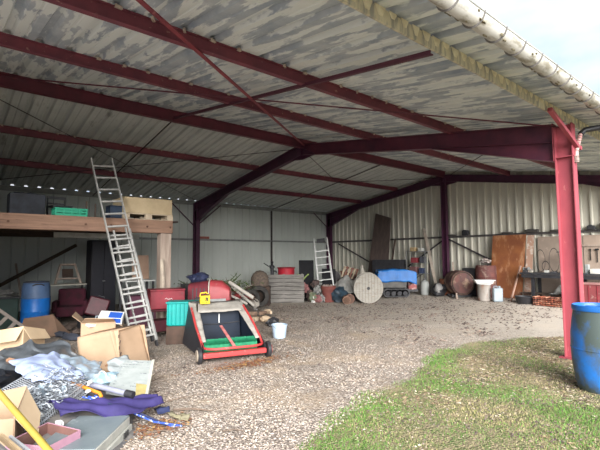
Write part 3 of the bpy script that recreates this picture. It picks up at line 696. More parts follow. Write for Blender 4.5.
# ------------------------------------------------------------------ leaf sweeper
def sweeper():
    t = thing('leaf_sweeper', 'red and black push leaf sweeper with a green brush and dusty fabric hopper', 'sweeper', (3.56, 5.80, 0), R(-16))
    fab = mat('dusty_fabric', (.42, .39, .35), (.30, .28, .25), 6, rough=.95, bump=.4, bscale=20)
    blk = mat('hopper_black', (.012, .013, .018), (.02, .02, .028), 5, rough=.45)
    nav = mat('hopper_inside', (.006, .013, .028), (.010, .018, .036), 3, rough=.45, bump=.1)
    W = .49
    def zt(y): return .17 + (y + .0) / 1.36 * .60
    for s in (-1, 1):     # side panels
        b = B(); b.quad([(s * W, .02, .06), (s * (W + .10), 1.34, .08), (s * (W - .01), 1.36, .76), (s * W, .02, .22)], .012); b.build('side_panel', blk, t)
    b = B(); b.quad([(-W, 1.38, .12), (W, 1.38, .12), (W - .01, 1.37, .76), (-W + .01, 1.37, .76)], .012); b.build('back_panel', blk, t)
    b = B(); b.quad([(-W, .10, .08), (W, .10, .08), (W, 1.38, .12), (-W, 1.38, .12)], .01); b.build('hopper_floor', nav, t)
    b = B(); b.quad([(-W + .07, 1.18, .13), (W - .07, 1.18, .13), (W - .09, 1.20, .64), (-W + .09, 1.20, .64)], .008)
    b.quad([(-W + .05, .3, .12), (-W + .05, 1.2, .13), (-W + .08, 1.2, .66), (-W + .05, .3, .26)], .008); b.quad([(W - .05, .3, .12), (W - .05, 1.2, .13), (W - .08, 1.2, .66), (W - .05, .3, .26)], .008)
    b.build('lining', nav, t)
    b = B(); b.tube([(-W + .08, 1.165, .42), (0, 1.15, .40), (W - .08, 1.165, .42)], .008, 6); b.build('lining_seam', darkg, t)
    b = B(); b.box((.02, 1.15, .5), (.018, .012, .16)); b.build('strap', white_pl, t)
    # dusty fabric rim around the opening
    def rimf(u, v):
        # u around a U (left, back, right), v inward
        wd = .17
        if u < .36: k = u / .36; y = .22 + k * 1.16; x = -W + v * wd * (.5 + .5 * k); z = zt(y)
        elif u < .64: k = (u - .36) / .28; x = (-W + (2 * W) * k) * (1 - v * .16); y = 1.38 - v * .40; z = zt(1.38) - v * .15
        else: k = (u - .64) / .36; y = 1.38 - k * 1.16; x = W - v * wd * (1 - .5 * k); z = zt(y)
        n = noise.noise(Vector((x * 9, y * 9, 0))) * .018
        return (x, y, z + n + .012)
    b = B(); b.sheet(rimf, 90, 4); b.build('fabric_rim', fab, t, solid=.012)
    # red tube frame
    r = []
    r += [(-W + .02, 1.15, zt(1.15) + .03), (-W - .0, .6, zt(.6) + .03), (-W + .01, .22, zt(.22) + .025)]
    for k in range(1, 6): a = math.pi + k * math.pi / 12; r.append((-W + .24 + .23 * math.cos(a), .16 + .23 * math.sin(a) * 1.0, .215))
    for k in range(0, 6): a = 1.5 * math.pi + k * math.pi / 12; r.append((W - .24 + .23 * math.cos(a), .16 + .23 * math.sin(a), .215))
    r += [(W - .01, .22, zt(.22) + .025), (W, .6, zt(.6) + .03), (W - .02, 1.15, zt(1.15) + .03)]
    rp = mat('sweeper_red', (.55, .05, .05), (.42, .05, .05), 6, rough=.5, spot=(.55, .32, .28), sscale=12, sthr=.66)
    b = B(); b.tube(r, .019, 10); b.build('tube_frame', rp, t)
    b = B(); b.bar((-W - .01, .0, .12), (W + .01, .0, .12), .10, .075); b.build('front_bar', rp, t, bev=.012)
    b = B(); b.bar((.0, -.02, .20), (-.06, .68, .44), .045, .022); b.build('pull_bar', mat('pinkish_bar', (.58, .24, .22), (.45, .12, .12), 8), t, bev=.004)
    # brush
    b = B()
    rr = random.Random(3)
    for i in range(2200):
        x = rr.uniform(-W + .08, W - .08); a = rr.uniform(0, math.pi * .8); l = rr.uniform(.10, .135)
        c = Vector((x, .30, .17)); d = Vector((rr.uniform(-.15, .15), math.cos(a), math.sin(a))).normalized(); p = c + d * l; q = Vector((.006, 0, 0))
        b.add([c + d * .02 - q, c + d * .02 + q, p + q, p - q], [(0, 1, 2, 3)])
    b.cyl((-W + .06, .30, .17), (W - .06, .30, .17), .085)
    b.build('brush', mat('green_bristle', (.02, .26, .12), (.01, .16, .08), 20, rough=.7), t, smooth=0)
    for s, m in ((-1, mat('worn_hub', (.42, .36, .28), (.25, .2, .16), 8)), (1, rp)):
        b = B(); b.cyl((s * (W + .025), .02, .125), (s * (W + .085), .02, .125), .125, n=26); w = b.build('wheel', black, t, bev=.012)
        q = B(); q.cyl((s * (W + .08), .02, .125), (s * (W + .10), .02, .125), .085, n=20); q.build('hub', m, w)
sweeper()
def chainsaw():
    t = thing('chainsaw', 'yellow chainsaw lying on the rim of the leaf sweeper', 'chainsaw', (3.68, 7.04, .765), -.3); t.scale = (.85, .85, .85)
    y = mat('saw_yellow', (.80, .60, .02), (.6, .42, .02), 6, rough=.45)
    b = B(); b.box((0, 0, .085), (.20, .16, .17)); b.cyl((-.02, -.085, .08), (-.02, -.10, .08), .06); b.build('body', y, t, bev=.03)
    b = B(); b.tube([(-.09, 0, .15), (-.09, 0, .22), (.03, 0, .235), (.10, 0, .17)], .016); b.build('front_handle', y, t)
    b = B(); b.tube([(-.10, 0, .12), (-.20, 0, .12), (-.22, 0, .05), (-.10, 0, .03)], .018); b.build('rear_handle', black, t)
    b = B(); b.box((.02, -.09, .10), (.07, .02, .07)); b.cyl((.07, 0, .17), (.07, 0, .20), .025); b.build('engine_cover', black, t)
    b = B(); b.box((.28, .02, .06), (.36, .008, .055)); b.build('guide_bar', grey_steel, t, bev=.002)
chainsaw()
def bucket(name, loc, r, h, m, label, cat='bucket', rot=None, inner=None):
    t = thing(name, label, cat, loc, rot=rot)
    b = B(); b.lathe([(r * .78, 0), (r * .80, .01), (r * .98, h - .02), (r * 1.04, h - .015), (r * 1.04, h), (r * .96, h), (r * .77, .015), (0, .015)], n=30); b.build('body', m, t)
    b = B(); pts = [(r * 1.02 * math.cos(a), -.02 + .0 * a - r * .45 * math.sin(a), h - .02 - r * .5 * math.sin(a)) for a in [math.pi * i / 12 for i in range(13)]]; b.tube(pts, .004, 6); b.build('handle', grey_steel, t)
    return t
bucket('bucket', (5.22, 6.85, 0), .155, .26, mat('pale_blue_plastic', (.50, .62, .76), (.42, .54, .68), 5, rough=.4), 'pale blue plastic bucket on the gravel right of the leaf sweeper')

# ================================================================== heap left of the grey planks, back wall, gable wall
VD = Vector((math.cos(R(50)), math.sin(R(50)), 0))
grey_cloth = mat('grey_canvas', (.36, .36, .34), (.24, .24, .23), 5, rough=.9, bump=.3, bscale=15)
def cloth(name, f, nu, nv, m, label, cat, loc=(0, 0, 0), th=.008, parent=None, group=None):
    b = B(); b.sheet(f, nu, nv); o = b.build(name, m, parent, solid=th, loc=loc, smooth=70)
    return tag(o, label, cat, group)
def nse(x, y, z=0.0): return noise.noise(Vector((x, y, z)))
def heap_cloth(name, loc, rx, ry, h, m, label, cat, seed, pw=1.4, wr=.06, rz=0):
    def f(u, v):
        x = (u - .5) * 2; y = (v - .5) * 2; r = min(1, math.hypot(x, y)); k = 1 + .25 * nse(x * 2, y * 2, seed)
        z = h * (1 - r ** pw) + wr * nse(x * 3.2 + seed, y * 3.2, 2) + wr * .5 * nse(x * 8, y * 8, seed)
        return (x * rx * k, y * ry * k, max(.005, z))
    b = B(); b.sheet(f, 34, 34); o = b.build(name, m, solid=.008, loc=loc, rot=(0, 0, rz), smooth=80); return tag(o, label, cat)

heap_cloth('scrap_mound', (5.75, 10.4, 0), 1.25, 1.05, .72, mat('scrap_dark', (.09, .08, .07), (.19, .16, .14), 7, rough=.95, bump=.6, bscale=14), 'dark mound of rubbish and earth behind the faded red hood', 'heap', 3, wr=.10)['kind'] = 'stuff'
heap_cloth('grey_canvas', (4.62, 10.1, .35), .46, .36, .62, grey_cloth, 'grey canvas draped over the heap between loft post and red hood', 'canvas', 6, pw=1.1, rz=.5)
b = B(); b.blob((0, 0, 0), (.25, .18, .12), .45, 1.8, 9); tag(b.build('bin_bag', mat('blue_black_bag', (.02, .025, .06), (.05, .06, .12), 6, rough=.35, bump=.4, bscale=12), loc=(4.78, 9.45, 1.10)), 'crumpled blue black bag on top of the heap, left of the back wall column foot', 'bag')
b = B(); b.box((0, 0, .48), (.6, .5, .96)); tag(b.build('box', darkg, loc=(4.78, 9.55, 0)), 'dark box buried under the blue black bag', 'box')
rr = random.Random(11)
tw = [mat('twig_brown', (.20, .14, .09)), mat('twig_green', (.10, .15, .05)), mat('twig_grey', (.33, .30, .26))]
for i in range(16):
    x, y = rr.uniform(5.1, 6.4), rr.uniform(9.6, 10.6); a = rr.uniform(0, 6.28); e = rr.uniform(.1, .7); L_ = rr.uniform(.4, .9)
    d = Vector((math.cos(a) * math.cos(e), math.sin(a) * math.cos(e), math.sin(e)))
    b = B(); b.tube([Vector((0, 0, 0)), d * L_ * .5 + Vector((.02, 0, .03)), d * L_], [.02, .015, .008], 6)
    for k in range(5):
        q = d * L_ * rr.uniform(.3, .95); b.tube([q, q + Vector((rr.uniform(-.12, .12), rr.uniform(-.12, .12), rr.uniform(.02, .15)))], [.008, .003], 5)
    tag(b.build('branch', tw[i % 3], loc=(x, y, .62 + .12 * rr.random())), 'dry forked branch lying on the rubbish mound behind the red hood', 'branch', 'dry branches on the rubbish mound')
lf = B()
for i in range(1400):
    x, y = rr.gauss(5.45, .42), rr.gauss(9.75, .25); z = .74 + rr.uniform(0, .24); a = rr.uniform(0, 6.28); s = rr.uniform(.02, .05)
    u = Vector((math.cos(a), math.sin(a), rr.uniform(-.6, .6))) * s; v = Vector((-math.sin(a), math.cos(a), rr.uniform(-.6, .6))) * s * .5; p = Vector((x, y, z))
    lf.add([p - u, p - v, p + u, p + v], [(0, 1, 2, 3)])
tag(lf.build('ivy_leaves', green_lf, smooth=0), 'green and brown leaves on top of the rubbish mound', 'leaves', kind='stuff')
pm = mat('pale_pipe', (.50, .47, .42), (.38, .35, .31), 6)
for i, (p0, p1, r, lb) in enumerate((((5.50, 9.25, .98), (5.88, 8.75, .60), .045, 'pale grey pipe slanting down the rubbish mound, thickest one'),
                                  ((5.25, 9.25, .80), (5.80, 8.90, .45), .03, 'thin pale pipe slanting down the rubbish mound'),
                                  ((5.7, 9.6, .9), (6.2, 9.2, .35), .035, 'grey pipe at the right edge of the rubbish mound'))):
    b = B(); b.cyl((0, 0, 0), Vector(p1) - Vector(p0), r); tag(b.build('pipe', pm, loc=p0), lb, 'pipe')
lg = [mat('log_bark', (.28, .19, .13), (.18, .12, .09), 8, rough=.95, bump=.4, bscale=30), mat('log_cut', (.62, .48, .33), (.5, .37, .25), 8), mat('rubble', (.42, .38, .34), (.3, .27, .24), 8)]
for i in range(30):
    x = rr.uniform(5.0, 6.5); y = 8.75 + rr.uniform(-.35, .5) + (x - 5.6) * .35
    a = rr.uniform(0, 3.14); L_ = rr.uniform(.12, .3); z = .05 + rr.uniform(0, .30) * (1 if y > 8.7 else .3)
    if i < 14:
        b = B(); r = rr.uniform(.035, .07); b.cyl((-L_/2, 0, 0), (L_/2, 0, 0), r, r * .9, n=10); tag(b.build('firewood_log', lg[i % 2], loc=(x, y, max(r, z)), rot=(0, 0, a)), 'short firewood log on the edge of the rubbish mound', 'log', 'firewood logs by the rubbish mound')
    else:
        b = B(); b.blob((0, 0, 0), (L_ * .5, L_ * .35, L_ * .28), .5, 2, i, 2); tag(b.build('rubble_lump', lg[1 + i % 2], loc=(x, y, max(.05, min(z, .14))), rot=(0, 0, a)), 'pale lump of rubble on the edge of the rubbish mound', 'rubble', 'rubble lumps by the rubbish mound')
jm = [mat('junk_dark', (.05, .045, .045)), mat('junk_rust', (.20, .10, .07), (.12, .07, .05), 8), mat('junk_grey', (.30, .29, .27), (.16, .15, .15), 8), mat('junk_pale', (.50, .46, .40), (.3, .27, .24), 8), mat('junk_blue', (.05, .09, .16)), mat('junk_red', (.30, .05, .05))]
jl = ['blackish', 'rusty', 'grey', 'pale', 'dark blue', 'red']
for i in range(34):
    x = rr.uniform(5.5, 7.3); y = 9.3 + (x - 5.5) * .9 + rr.uniform(-.25, .5); z = max(.06, .62 - .30 * abs(x - 6.0) + rr.uniform(-.25, .25)); k = rr.randrange(6)
    b = B(); w_, d_, h_ = rr.uniform(.12, .40), rr.uniform(.06, .2), rr.uniform(.04, .2)
    if i % 3 == 0: b.blob((0, 0, 0), (w_ * .6, d_ * .9, h_ * .8), .5, 2, i + 60, 2); nm, ct = 'scrap_bundle', 'bundle'
    elif i % 3 == 1: b.box((0, 0, 0), (w_, d_, h_ * .4)); b.box((w_ * .2, 0, h_ * .25), (w_ * .3, d_ * .6, h_ * .3)); nm, ct = 'scrap_part', 'scrap'; nm = 'metal_scrap'
    else: b.bar((-w_, 0, 0), (w_, .02, h_), .03, .02); nm, ct = 'scrap_lath', 'lath'
    tag(b.build(nm, jm[k], bev=.004, loc=(x, y, z), rot=(rr.uniform(-.5, .5), rr.uniform(-.5, .5), rr.uniform(0, 3))), '%s %s on the rubbish mound between red hood and tyres' % (jl[k], {'bundle': 'bundle of rags', 'scrap': 'metal scrap', 'lath': 'lath'}[ct]), ct, '%s %ss on the rubbish mound' % (jl[k], ct))
b = B(); b.box((0, 0, .055), (.34, .16, .11)); tag(b.build('wood_block', mat('pale_block', (.64, .50, .36), (.5, .4, .28), 6), bev=.008, loc=(6.12, 9.0, 0), rot=(.0, .05, -.5)), 'pale sawn wood block on the gravel in front of the pipes', 'block')
b = B(); b.blob((0, 0, .08), (.16, .1, .1), .5, 2, 3, flat=-.08); tag(b.build('old_shoe', black, loc=(5.95, 8.05, 0)), 'small black rag on the gravel between the sweeper and the wood block', 'rag')
# dark bags and tyre
tyr = mat('tyre_rubber', (.03, .028, .028), (.06, .055, .05), 8, rough=.85, bump=.3, bscale=25)
def tyre(loc, r, w, rot, label, m=tyr):
    b = B(); pts = [(r * .58, -w * .4), (r * .75, -w/2), (r * .93, -w/2), (r, -w * .35), (r, w * .35), (r * .93, w/2), (r * .75, w/2), (r * .58, w * .4)]
    n = 30; k = len(pts); vs = []; fs = []
    for i in range(n):
        a = 2 * math.pi * i / n
        for (p, q) in pts: vs.append((p * math.cos(a), p * math.sin(a), q))
    for i in range(n):
        for j in range(k): fs.append((i * k + j, ((i + 1) % n) * k + j, ((i + 1) % n) * k + (j + 1) % k, i * k + (j + 1) % k))
    b.add(vs, fs); return tag(b.build('tyre', m, loc=loc, rot=rot), label, 'tyre')
for i, (x, y, r, z) in enumerate(((7.35, 11.1, .30, .30), (7.78, 11.3, .34, .34))):
    tyre((x, y, z), r, .22, (R(78), 0, R(-35 + 20 * i)), ('black tyre standing at the left end of the dark row' if i == 0 else 'black tyre standing next to the grey plank panel'))
b = B(); b.blob((0, 0, .3), (.42, .3, .34), .35, 1.5, 4, flat=-.3); tag(b.build('rubbish_sack', black, loc=(7.15, 11.9, 0)), 'full black rubbish sack behind the standing tyres', 'sack')
b = B(); b.blob((0, 0, .38), (.36, .3, .42), .35, 1.5, 14, flat=-.38); tag(b.build('rubbish_sack', mat('brown_sack', (.10, .06, .05), (.06, .04, .035)), loc=(6.75, 11.3, 0)), 'dark brown rubbish sack left of the standing tyres', 'sack')
t = thing('round_basket', 'brown domed wicker basket upside down beside the grey plank panel', 'basket', (8.15, 11.75, .62))
b = B(); b.lathe([(.30, 0), (.30, .12), (.28, .30), (.22, .43), (.12, .50), (.0, .53)], n=28, wob=.05); b.build('shell', mat('brown_wicker', (.17, .13, .10), (.09, .07, .06), 14, rough=.9, bump=.6, bscale=50), t)
b = B(); b.ring((0, 0, .01), .30, .02); b.build('rim', wood_dark, t)
b = B(); b.box((0, 0, .31), (.8, .5, .62)); tag(b.build('wooden_chest', wood_dark, bev=.01, loc=(8.15, 11.85, 0), rot=(0, 0, -.7)), 'dark wooden chest under the domed basket', 'chest')

# grey plank panel leaning
def plank_panel():
    o = Vector((8.62, 12.28, .0)); e = Vector((9.72, 11.32, 0)) - o; W_ = e.length; rz = math.atan2(e.y, e.x)
    t = thing('plank_pallet', 'large grey panel of weathered planks leaning in front of the red tub', 'panel', o, rot=(0, 0, rz))
    for k in range(7):
        b = B(); z = .07 + k * .138; off = .25 * z; b.box((W_/2 + rr.uniform(-.02, .02), off, z), (W_ - .02, .025, .13), (R(-14), 0, rr.uniform(-.004, .004))); b.build('plank', wood_grey, t, bev=.004)
    for x in (.08, W_/2, W_ - .08): b = B(); b.bar((x, .04, 0), (x, .29, .98), .07, .03, up=(0, 1, 0)); b.build('batten', wood_grey, t)
plank_panel()
b = B(); b.box((0, 0, .43), (1.1, .45, .86)); tag(b.build('chest', mat('dark_chest', (.05, .045, .045)), bev=.01, loc=(9.60, 12.25, 0), rot=(0, 0, -.72)), 'dark chest hidden behind the grey plank panel', 'chest')
t = thing('plastic_tub', 'red round plastic tub on the dark chest, above the grey plank panel', 'tub', (9.60, 12.18, .86))
b = B(); b.lathe([(.24, 0), (.29, .03), (.30, .28), (.31, .33), (.27, .34), (.27, .05), (0, .05)], n=28); b.build('body', mat('red_plastic', (.52, .03, .05), (.38, .02, .035), 4, rough=.4), t)
b = B(); b.ring((0, 0, .33), .31, .022); b.build('rim', mat('dark_red_rim', (.3, .03, .04)), t)
t = thing('hand_pump', 'small black hand pump standing left of the red tub', 'pump', (9.13, 12.40, .86)); t.scale = (1.25, 1.25, 1.1)
b = B(); b.lathe([(.10, 0), (.10, .03), (.05, .05), (.05, .28), (.075, .30), (.075, .36), (.03, .40), (.03, .46), (.05, .50), (.0, .53)], n=16); b.build('body', black, t)
b = B(); b.tube([(0, 0, .38), (-.10, .04, .36), (-.22, .1, .46)], [.02, .018, .014]); b.build('lever', black, t)
b = B(); b.tube([(0, 0, .2), (.1, -.04, .2), (.13, -.05, .15)], .02); b.build('spout', black, t)
t = thing('watering_can', 'pale green watering can at the right end of the dark chest', 'can', (9.88, 11.75, .72))
b = B(); b.lathe([(.12, 0), (.13, .02), (.13, .18), (.10, .22), (.0, .22)], n=20); b.build('body', mat('lime_plastic', (.36, .48, .16), (.28, .38, .12)), t)
b = B(); b.tube([(.1, -.05, .05), (.22, -.14, .2), (.26, -.18, .24)], [.03, .02, .03]); b.build('spout', mat('lime_plastic2', (.36, .48, .16)), t)
b = B(); b.tube([(-.12, .04, .05), (-.2, .08, .14), (-.08, .03, .25), (.04, 0, .22)], .014); b.build('handle', mat('lime_plastic3', (.30, .42, .14)), t)
b = B(); b.box((0, 0, .36), (.26, .3, .72)); tag(b.build('block', darkg, loc=(9.90, 11.78, 0), rot=(0, 0, -.7)), 'dark upright block carrying the green watering can', 'block')
b = B(); b.box((0, 0, .12), (.10, .10, .24)); tag(b.build('milk_carton', white_pl, loc=(9.98, 11.15, .0)), 'small white carton at the right foot of the grey plank panel', 'carton')

# bags of coloured waste, pot, white stepladder
cw = [mat('waste_pink', (.26, .12, .12), (.25, .10, .10), 10), mat('waste_grey', (.36, .36, .34), (.14, .14, .14), 10), mat('waste_green', (.12, .18, .12), (.2, .16, .1), 10), mat('waste_dark', (.05, .04, .04), (.14, .09, .08), 10)]
for i, (x, y, z, s, c, nm) in enumerate(((9.95, 11.62, .48, .17, 0, 'dull pink'), (10.15, 11.45, .20, .19, 3, 'dark brown'), (10.25, 11.2, .42, .16, 1, 'light grey'), (10.02, 11.2, .17, .17, 2, 'mottled green'), (10.35, 11.45, .60, .15, 3, 'blackish'), (10.12, 11.05, .12, .13, 0, 'reddish'), (10.3, 10.98, .16, .15, 1, 'dirty grey'))):
    b = B(); b.blob((0, 0, 0), (s, s * .9, s), .5, 2, i + 20); tag(b.build('waste_bag', cw[c], loc=(x, y, max(z, s * .8))), nm + ' bag in the small pile left of the terracotta pot' + (', lying lowest in front' if i == 5 else ''), 'bag')
t = thing('plant_pot', 'terracotta coloured plant pot full of scraps in front of the white stepladder', 'pot', (10.44, 10.88, 0))
ter = mat('terracotta', (.22, .07, .055), (.16, .05, .045), 5, rough=.8)
b = B(); b.lathe([(.17, 0), (.19, .02), (.235, .42), (.24, .43), (.26, .44), (.265, .55), (.235, .55), (.225, .42), (0, .42)], n=28); b.build('body', ter, t)
b = B(); b.ring((0, 0, .55), .252, .014); b.build('rim', ter, t)
b = B()
for i in range(9): b.blob((rr.uniform(-.13, .13), rr.uniform(-.13, .13), .55), (.08, .07, .06), .5, 2, i, 1)
b.build('scraps', mat('pot_scraps', (.55, .48, .44), (.25, .15, .12), 18), t)
def stepl():
    t = thing('stepladder', 'white stepladder with curved handrails against the back corner', 'ladder', (10.62, 11.10, 0), rot=(0, R(-6), R(-42)))
    w = mat('white_paint', (.78, .79, .78), (.65, .65, .64), 8, rough=.5, bump=.03); m = w
    ln = 2.0
    def P(s, z, k=0): return (s * (.28 - .02 * z), .13 * z + k, z)
    for s in (-1, 1):
        b = B(); b.tube([P(s, 0), P(s, 1), P(s, 2.05), (s * .245, .30, 2.2), (s * .235, .42, 2.27), (s * .23, .50, 2.18), (s * .23, .47, 2.0)], .026, 8); b.build('side_rail', w, t)
        b = B(); b.tube([(s * .26, .95, 0), (s * .22, .42, 1.6)], .015, 6); b.build('rear_leg', w, t)
    for k in range(6):
        z = .22 + .27 * k; b = B(); b.box((0, .13 * z + .04, z), (.50, .14, .03)); b.build('tread', w, t, bev=.004)
    b = B(); b.box((0, .32, 1.80), (.48, .25, .04)); b.build('platform', w, t)
    b = B(); b.box((0, .26, 2.18), (.30, .10, .14)); b.build('tool_tray', darkg, t)
    b = B(); b.tube([(-.24, .75, .6), (.24, .75, .6)], .012); b.build('crossbar', w, t)
stepl()
stand('black_cabinet', (10.62, 12.25, 0), (.55, .5, 1.45), mat('black_cab', (.012, .012, .016)), 'upright black cabinet left of the white stepladder', 'cabinet', -.72)
stand('black_cabinet', (11.30, 11.75, 0), (.50, .5, 1.12), mat('black_cab2', (.016, .016, .02)), 'lower black cabinet right of the white stepladder', 'cabinet', -.72)

# cable drum
def spool():
    ax = Vector((math.cos(R(47)), math.sin(R(47)), .06)).normalized()
    t = thing('cable_drum', 'round wooden cable drum standing on its edge beside the blue tarpaulin', 'cable drum', (11.08, 9.60, .0)); t.scale = (.94, .94, .96)
    wd = mat('bleached_wood', (.44, .415, .37), (.33, .31, .275), 4, rough=.9, bump=.3, bscale=25, st=(1, 1, 4), spot=(.28, .22, .17), sscale=6, sthr=.62)
    c = Vector((0, 0, .53))
    for s, k in ((-1, .0), (1, .42)):
        b = B(); b.cyl(c + ax * k, c + ax * (k + .045), .525, n=44); d = b.build('flange', wd, t, bev=.006)
        if k == 0:
            q = B(); q.cyl(c - ax * .008, c + ax * .0, .055, n=20); q.build('hub_hole', black, d)
            q = B(); side = ax.cross(Vector((0, 0, 1))).normalized(); up_ = side.cross(ax)
            for i in range(6):
                a = i * math.pi / 3 + .4; p = c + side * math.cos(a) * .2 + up_ * math.sin(a) * .2; q.cyl(p - ax * .006, p, .016, n=10)
            q.build('bolt', grey_steel, d)
            q = B()
            for i in range(-4, 5): 
                hgt = math.sqrt(max(.01, .51 ** 2 - (i * .11) ** 2)); p = c + side * (i * .11) - ax * .002; q.bar(p - up_ * hgt, p + up_ * hgt, .007, .004, up=ax)
            q.build('board_joint', wood_dark, d)
    b = B(); b.cyl(c + ax * .045, c + ax * .42, .26, n=28); b.build('core', wd, t)
spool()
# clutter between pot and drum
heap_cloth('grey_tarpaulin', (11.15, 10.72, .30), .62, .42, .62, mat('tarp_grey', (.34, .33, .31), (.20, .20, .19), 5, rough=.8, bump=.3, bscale=14), 'crumpled grey tarpaulin heaped left of the cable drum', 'tarpaulin', 8, pw=1.2, wr=.12, rz=-.7)
b = B(); b.blob((0, 0, .24), (.34, .26, .28), .4, 1.6, 12, flat=-.24); tag(b.build('bin_bag', mat('teal_bag', (.03, .06, .09), (.02, .03, .04), 8, rough=.5), loc=(10.72, 10.62, 0)), 'dark blue bag low between terracotta pot and grey tarpaulin', 'bag')
for i, (x, y, r, l, c, lb) in enumerate(((10.62, 10.20, .13, .5, (.26, .155, .11), 'tan clay pipe lying low in front of the dark blue bag'), (10.86, 10.28, .15, .5, (.22, .13, .10), 'brown clay pipe lying beside the cable drum'), (10.95, 10.75, .14, .5, (.17, .12, .10), 'dark clay pipe lying under the grey tarpaulin'))):
    t = thing('clay_pipe', lb, 'pipe', (x, y, r), R(48))
    m_ = mat('clay_%d' % i, c, rough=.85); b = B(); b.lathe([(r, -l/2), (r, l/2), (r * .78, l/2), (r * .78, -l/2), (r, -l/2)], n=22, m=Matrix.Rotation(R(90), 4, 'Y')); b.build('barrel', m_, t)
    b = B(); b.ring((-l/2, 0, 0), r * .95, .022, (1, 0, 0)); b.build('collar', m_, t)
def wcrate():
    t = thing('wooden_crate', 'tilted reddish slatted wooden crate on top of the grey tarpaulin', 'crate', (11.55, 10.95, .86), rot=(R(28), R(14), R(-35)))
    m_ = mat('reddish_slats', (.30, .15, .11), (.20, .10, .08), 6)
    for k in range(6): b = B(); b.box((-.24 + .096 * k, 0, .14), (.06, .03, .46)); b.build('slat', m_ if k % 2 else wood_pale, t)
    b = B(); b.box((0, .02, .32), (.56, .03, .05)); b.box((0, .02, -.04), (.56, .03, .05)); b.box((0, .2, -.06), (.56, .36, .02)); b.build('frame', m_, t)
wcrate()
b = B(); b.blob((0, 0, .42), (.45, .4, .46), .35, 1.6, 31, flat=-.42); tag(b.build('scrap_sack', mat('brown_heap', (.12, .09, .08), (.06, .05, .05), 7), loc=(11.75, 11.15, 0)), 'large dark brown sack under the tilted wooden crate', 'sack')
b = B(); b.blob((0, 0, .5), (.4, .34, .52), .3, 1.6, 33, flat=-.5); tag(b.build('scrap_sack', mat('grey_heap', (.13, .12, .13), (.2, .19, .19), 7), loc=(12.6, 12.9, 0)), 'large grey sack in front of the corner column', 'sack')
t = thing('funnel', 'small pale metal cone standing on the cable drum edge', 'funnel', (11.62, 10.35, .86)); b = B(); b.lathe([(.14, 0), (.12, .1), (.04, .3), (.035, .42)], n=18); b.build('cone', mat('pale_cone', (.42, .39, .34)), t); b = B(); b.ring((0, 0, 0), .14, .012); b.build('rim', grey_steel, t)
stand('scrap_box', (11.70, 10.42, 0), (.5, .4, .86), mat('scrap_box_m', (.10, .09, .085)), 'dark box behind the cable drum, under the pale cone', 'box', -.7)

# leaning panel and poles in the corner
b = B(); o1 = Vector((13.85, 12.15, gz(13.8))); b.quad([o1, o1 + Vector((.1, -1.05, 0)), (14.62, 11.35, 3.2), (14.60, 12.15, 3.45)], .025)
tag(b.build('leaning_panel', mat('dark_brown_panel', (.07, .05, .045), (.11, .08, .07), 3, rough=.8, st=(3, 3, .5))), 'tall dark brown panel leaning on the gable wall near the corner', 'panel')
b = B(); b.bar((13.9, 11.15, .1), (14.6, 11.35, 2.9), .035, .035); tag(b.build('pole', mat('pale_pole', (.40, .38, .33))), 'thin pale pole leaning right of the tall dark brown panel', 'pole')
b = B(); b.bar((13.7, 10.9, .1), (14.62, 11.15, 2.3), .07, .03); tag(b.build('pole', wood_dark), 'dark slat leaning between the pale pole and the black chest', 'pole')

# tracked machine under blue tarp
def dumper():
    t = thing('tracked_dumper', 'small tracked dumper with black rubber tracks beside the cable drum', 'dumper', (13.05, 10.02, gz(13.05)), R(-42))
    for s in (-1, 1):
        b = B(); L_, r = .95, .15; pts = []
        for k in range(13): a = -math.pi/2 + math.pi * k / 12; pts.append((L_/2 - r + r * math.cos(a) + 0, .17 + r * math.sin(a)))
        for k in range(13): a = math.pi/2 + math.pi * k / 12; pts.append((-L_/2 + r + r * math.cos(a), .17 + r * math.sin(a)))
        n = len(pts); vs = []
        for (px, pz) in pts:
            k = .82; vs += [(px, s * .22 - .09, pz), (px, s * .22 + .09, pz)]
        inn = [((px) * .93, .17 + (pz - .17) * .80) for px, pz in pts]
        for (px, pz) in inn: vs += [(px, s * .22 - .09, pz), (px, s * .22 + .09, pz)]
        fs = []
        for i in range(n):
            j = (i + 1) % n
            fs += [(2*i, 2*j, 2*j+1, 2*i+1), (2*n+2*i, 2*n+2*i+1, 2*n+2*j+1, 2*n+2*j), (2*i, 2*n+2*i, 2*n+2*j, 2*j), (2*i+1, 2*j+1, 2*n+2*j+1, 2*n+2*i+1)]
        b.add(vs, fs)
        for i in range(0, n): b.box((pts[i][0], s * .22, pts[i][1]), (.03, .19, .03))
        b.build('track', black, t)
        for x in (-.32, -.11, .11, .32): q = B(); q.cyl((x, s * .22 - .1, .15), (x, s * .22 + .1, .15), .085, n=18); q.cyl((x, s * .22 - .11, .15), (x, s * .22 + .11, .15), .03, n=10); q.build('roller', darkg, t)
    b = B(); b.hexa([(-.5, -.28, .36), (.36, -.28, .36), (.36, .28, .36), (-.5, .28, .36), (-.6, -.36, .78), (.42, -.36, .78), (.42, .36, .78), (-.6, .36, .78)]); b.build('skip', mat('skip_grey', (.18, .17, .16), (.1, .1, .1), 5), t)
    b = B(); b.box((.62, 0, .42), (.30, .34, .26)); b.cyl((.62, -.2, .40), (.62, -.16, .40), .12, n=20); b.cyl((.62, -.08, .55), (.62, -.08, .66), .06); b.build('engine', mat('engine_red', (.42, .14, .14), (.3, .1, .1), 10, spot=(.6, .5, .48), sscale=14, sthr=.6), t, bev=.015)
    for s in (-1, 1): b = B(); b.tube([(.5, s * .26, .45), (.8, s * .26, .75), (.98, s * .26, .85)], .016); b.build('handlebar', black, t)
    b = B(); b.box((.62, 0, .25), (.40, .3, .1)); b.build('chassis', black, t)
dumper()
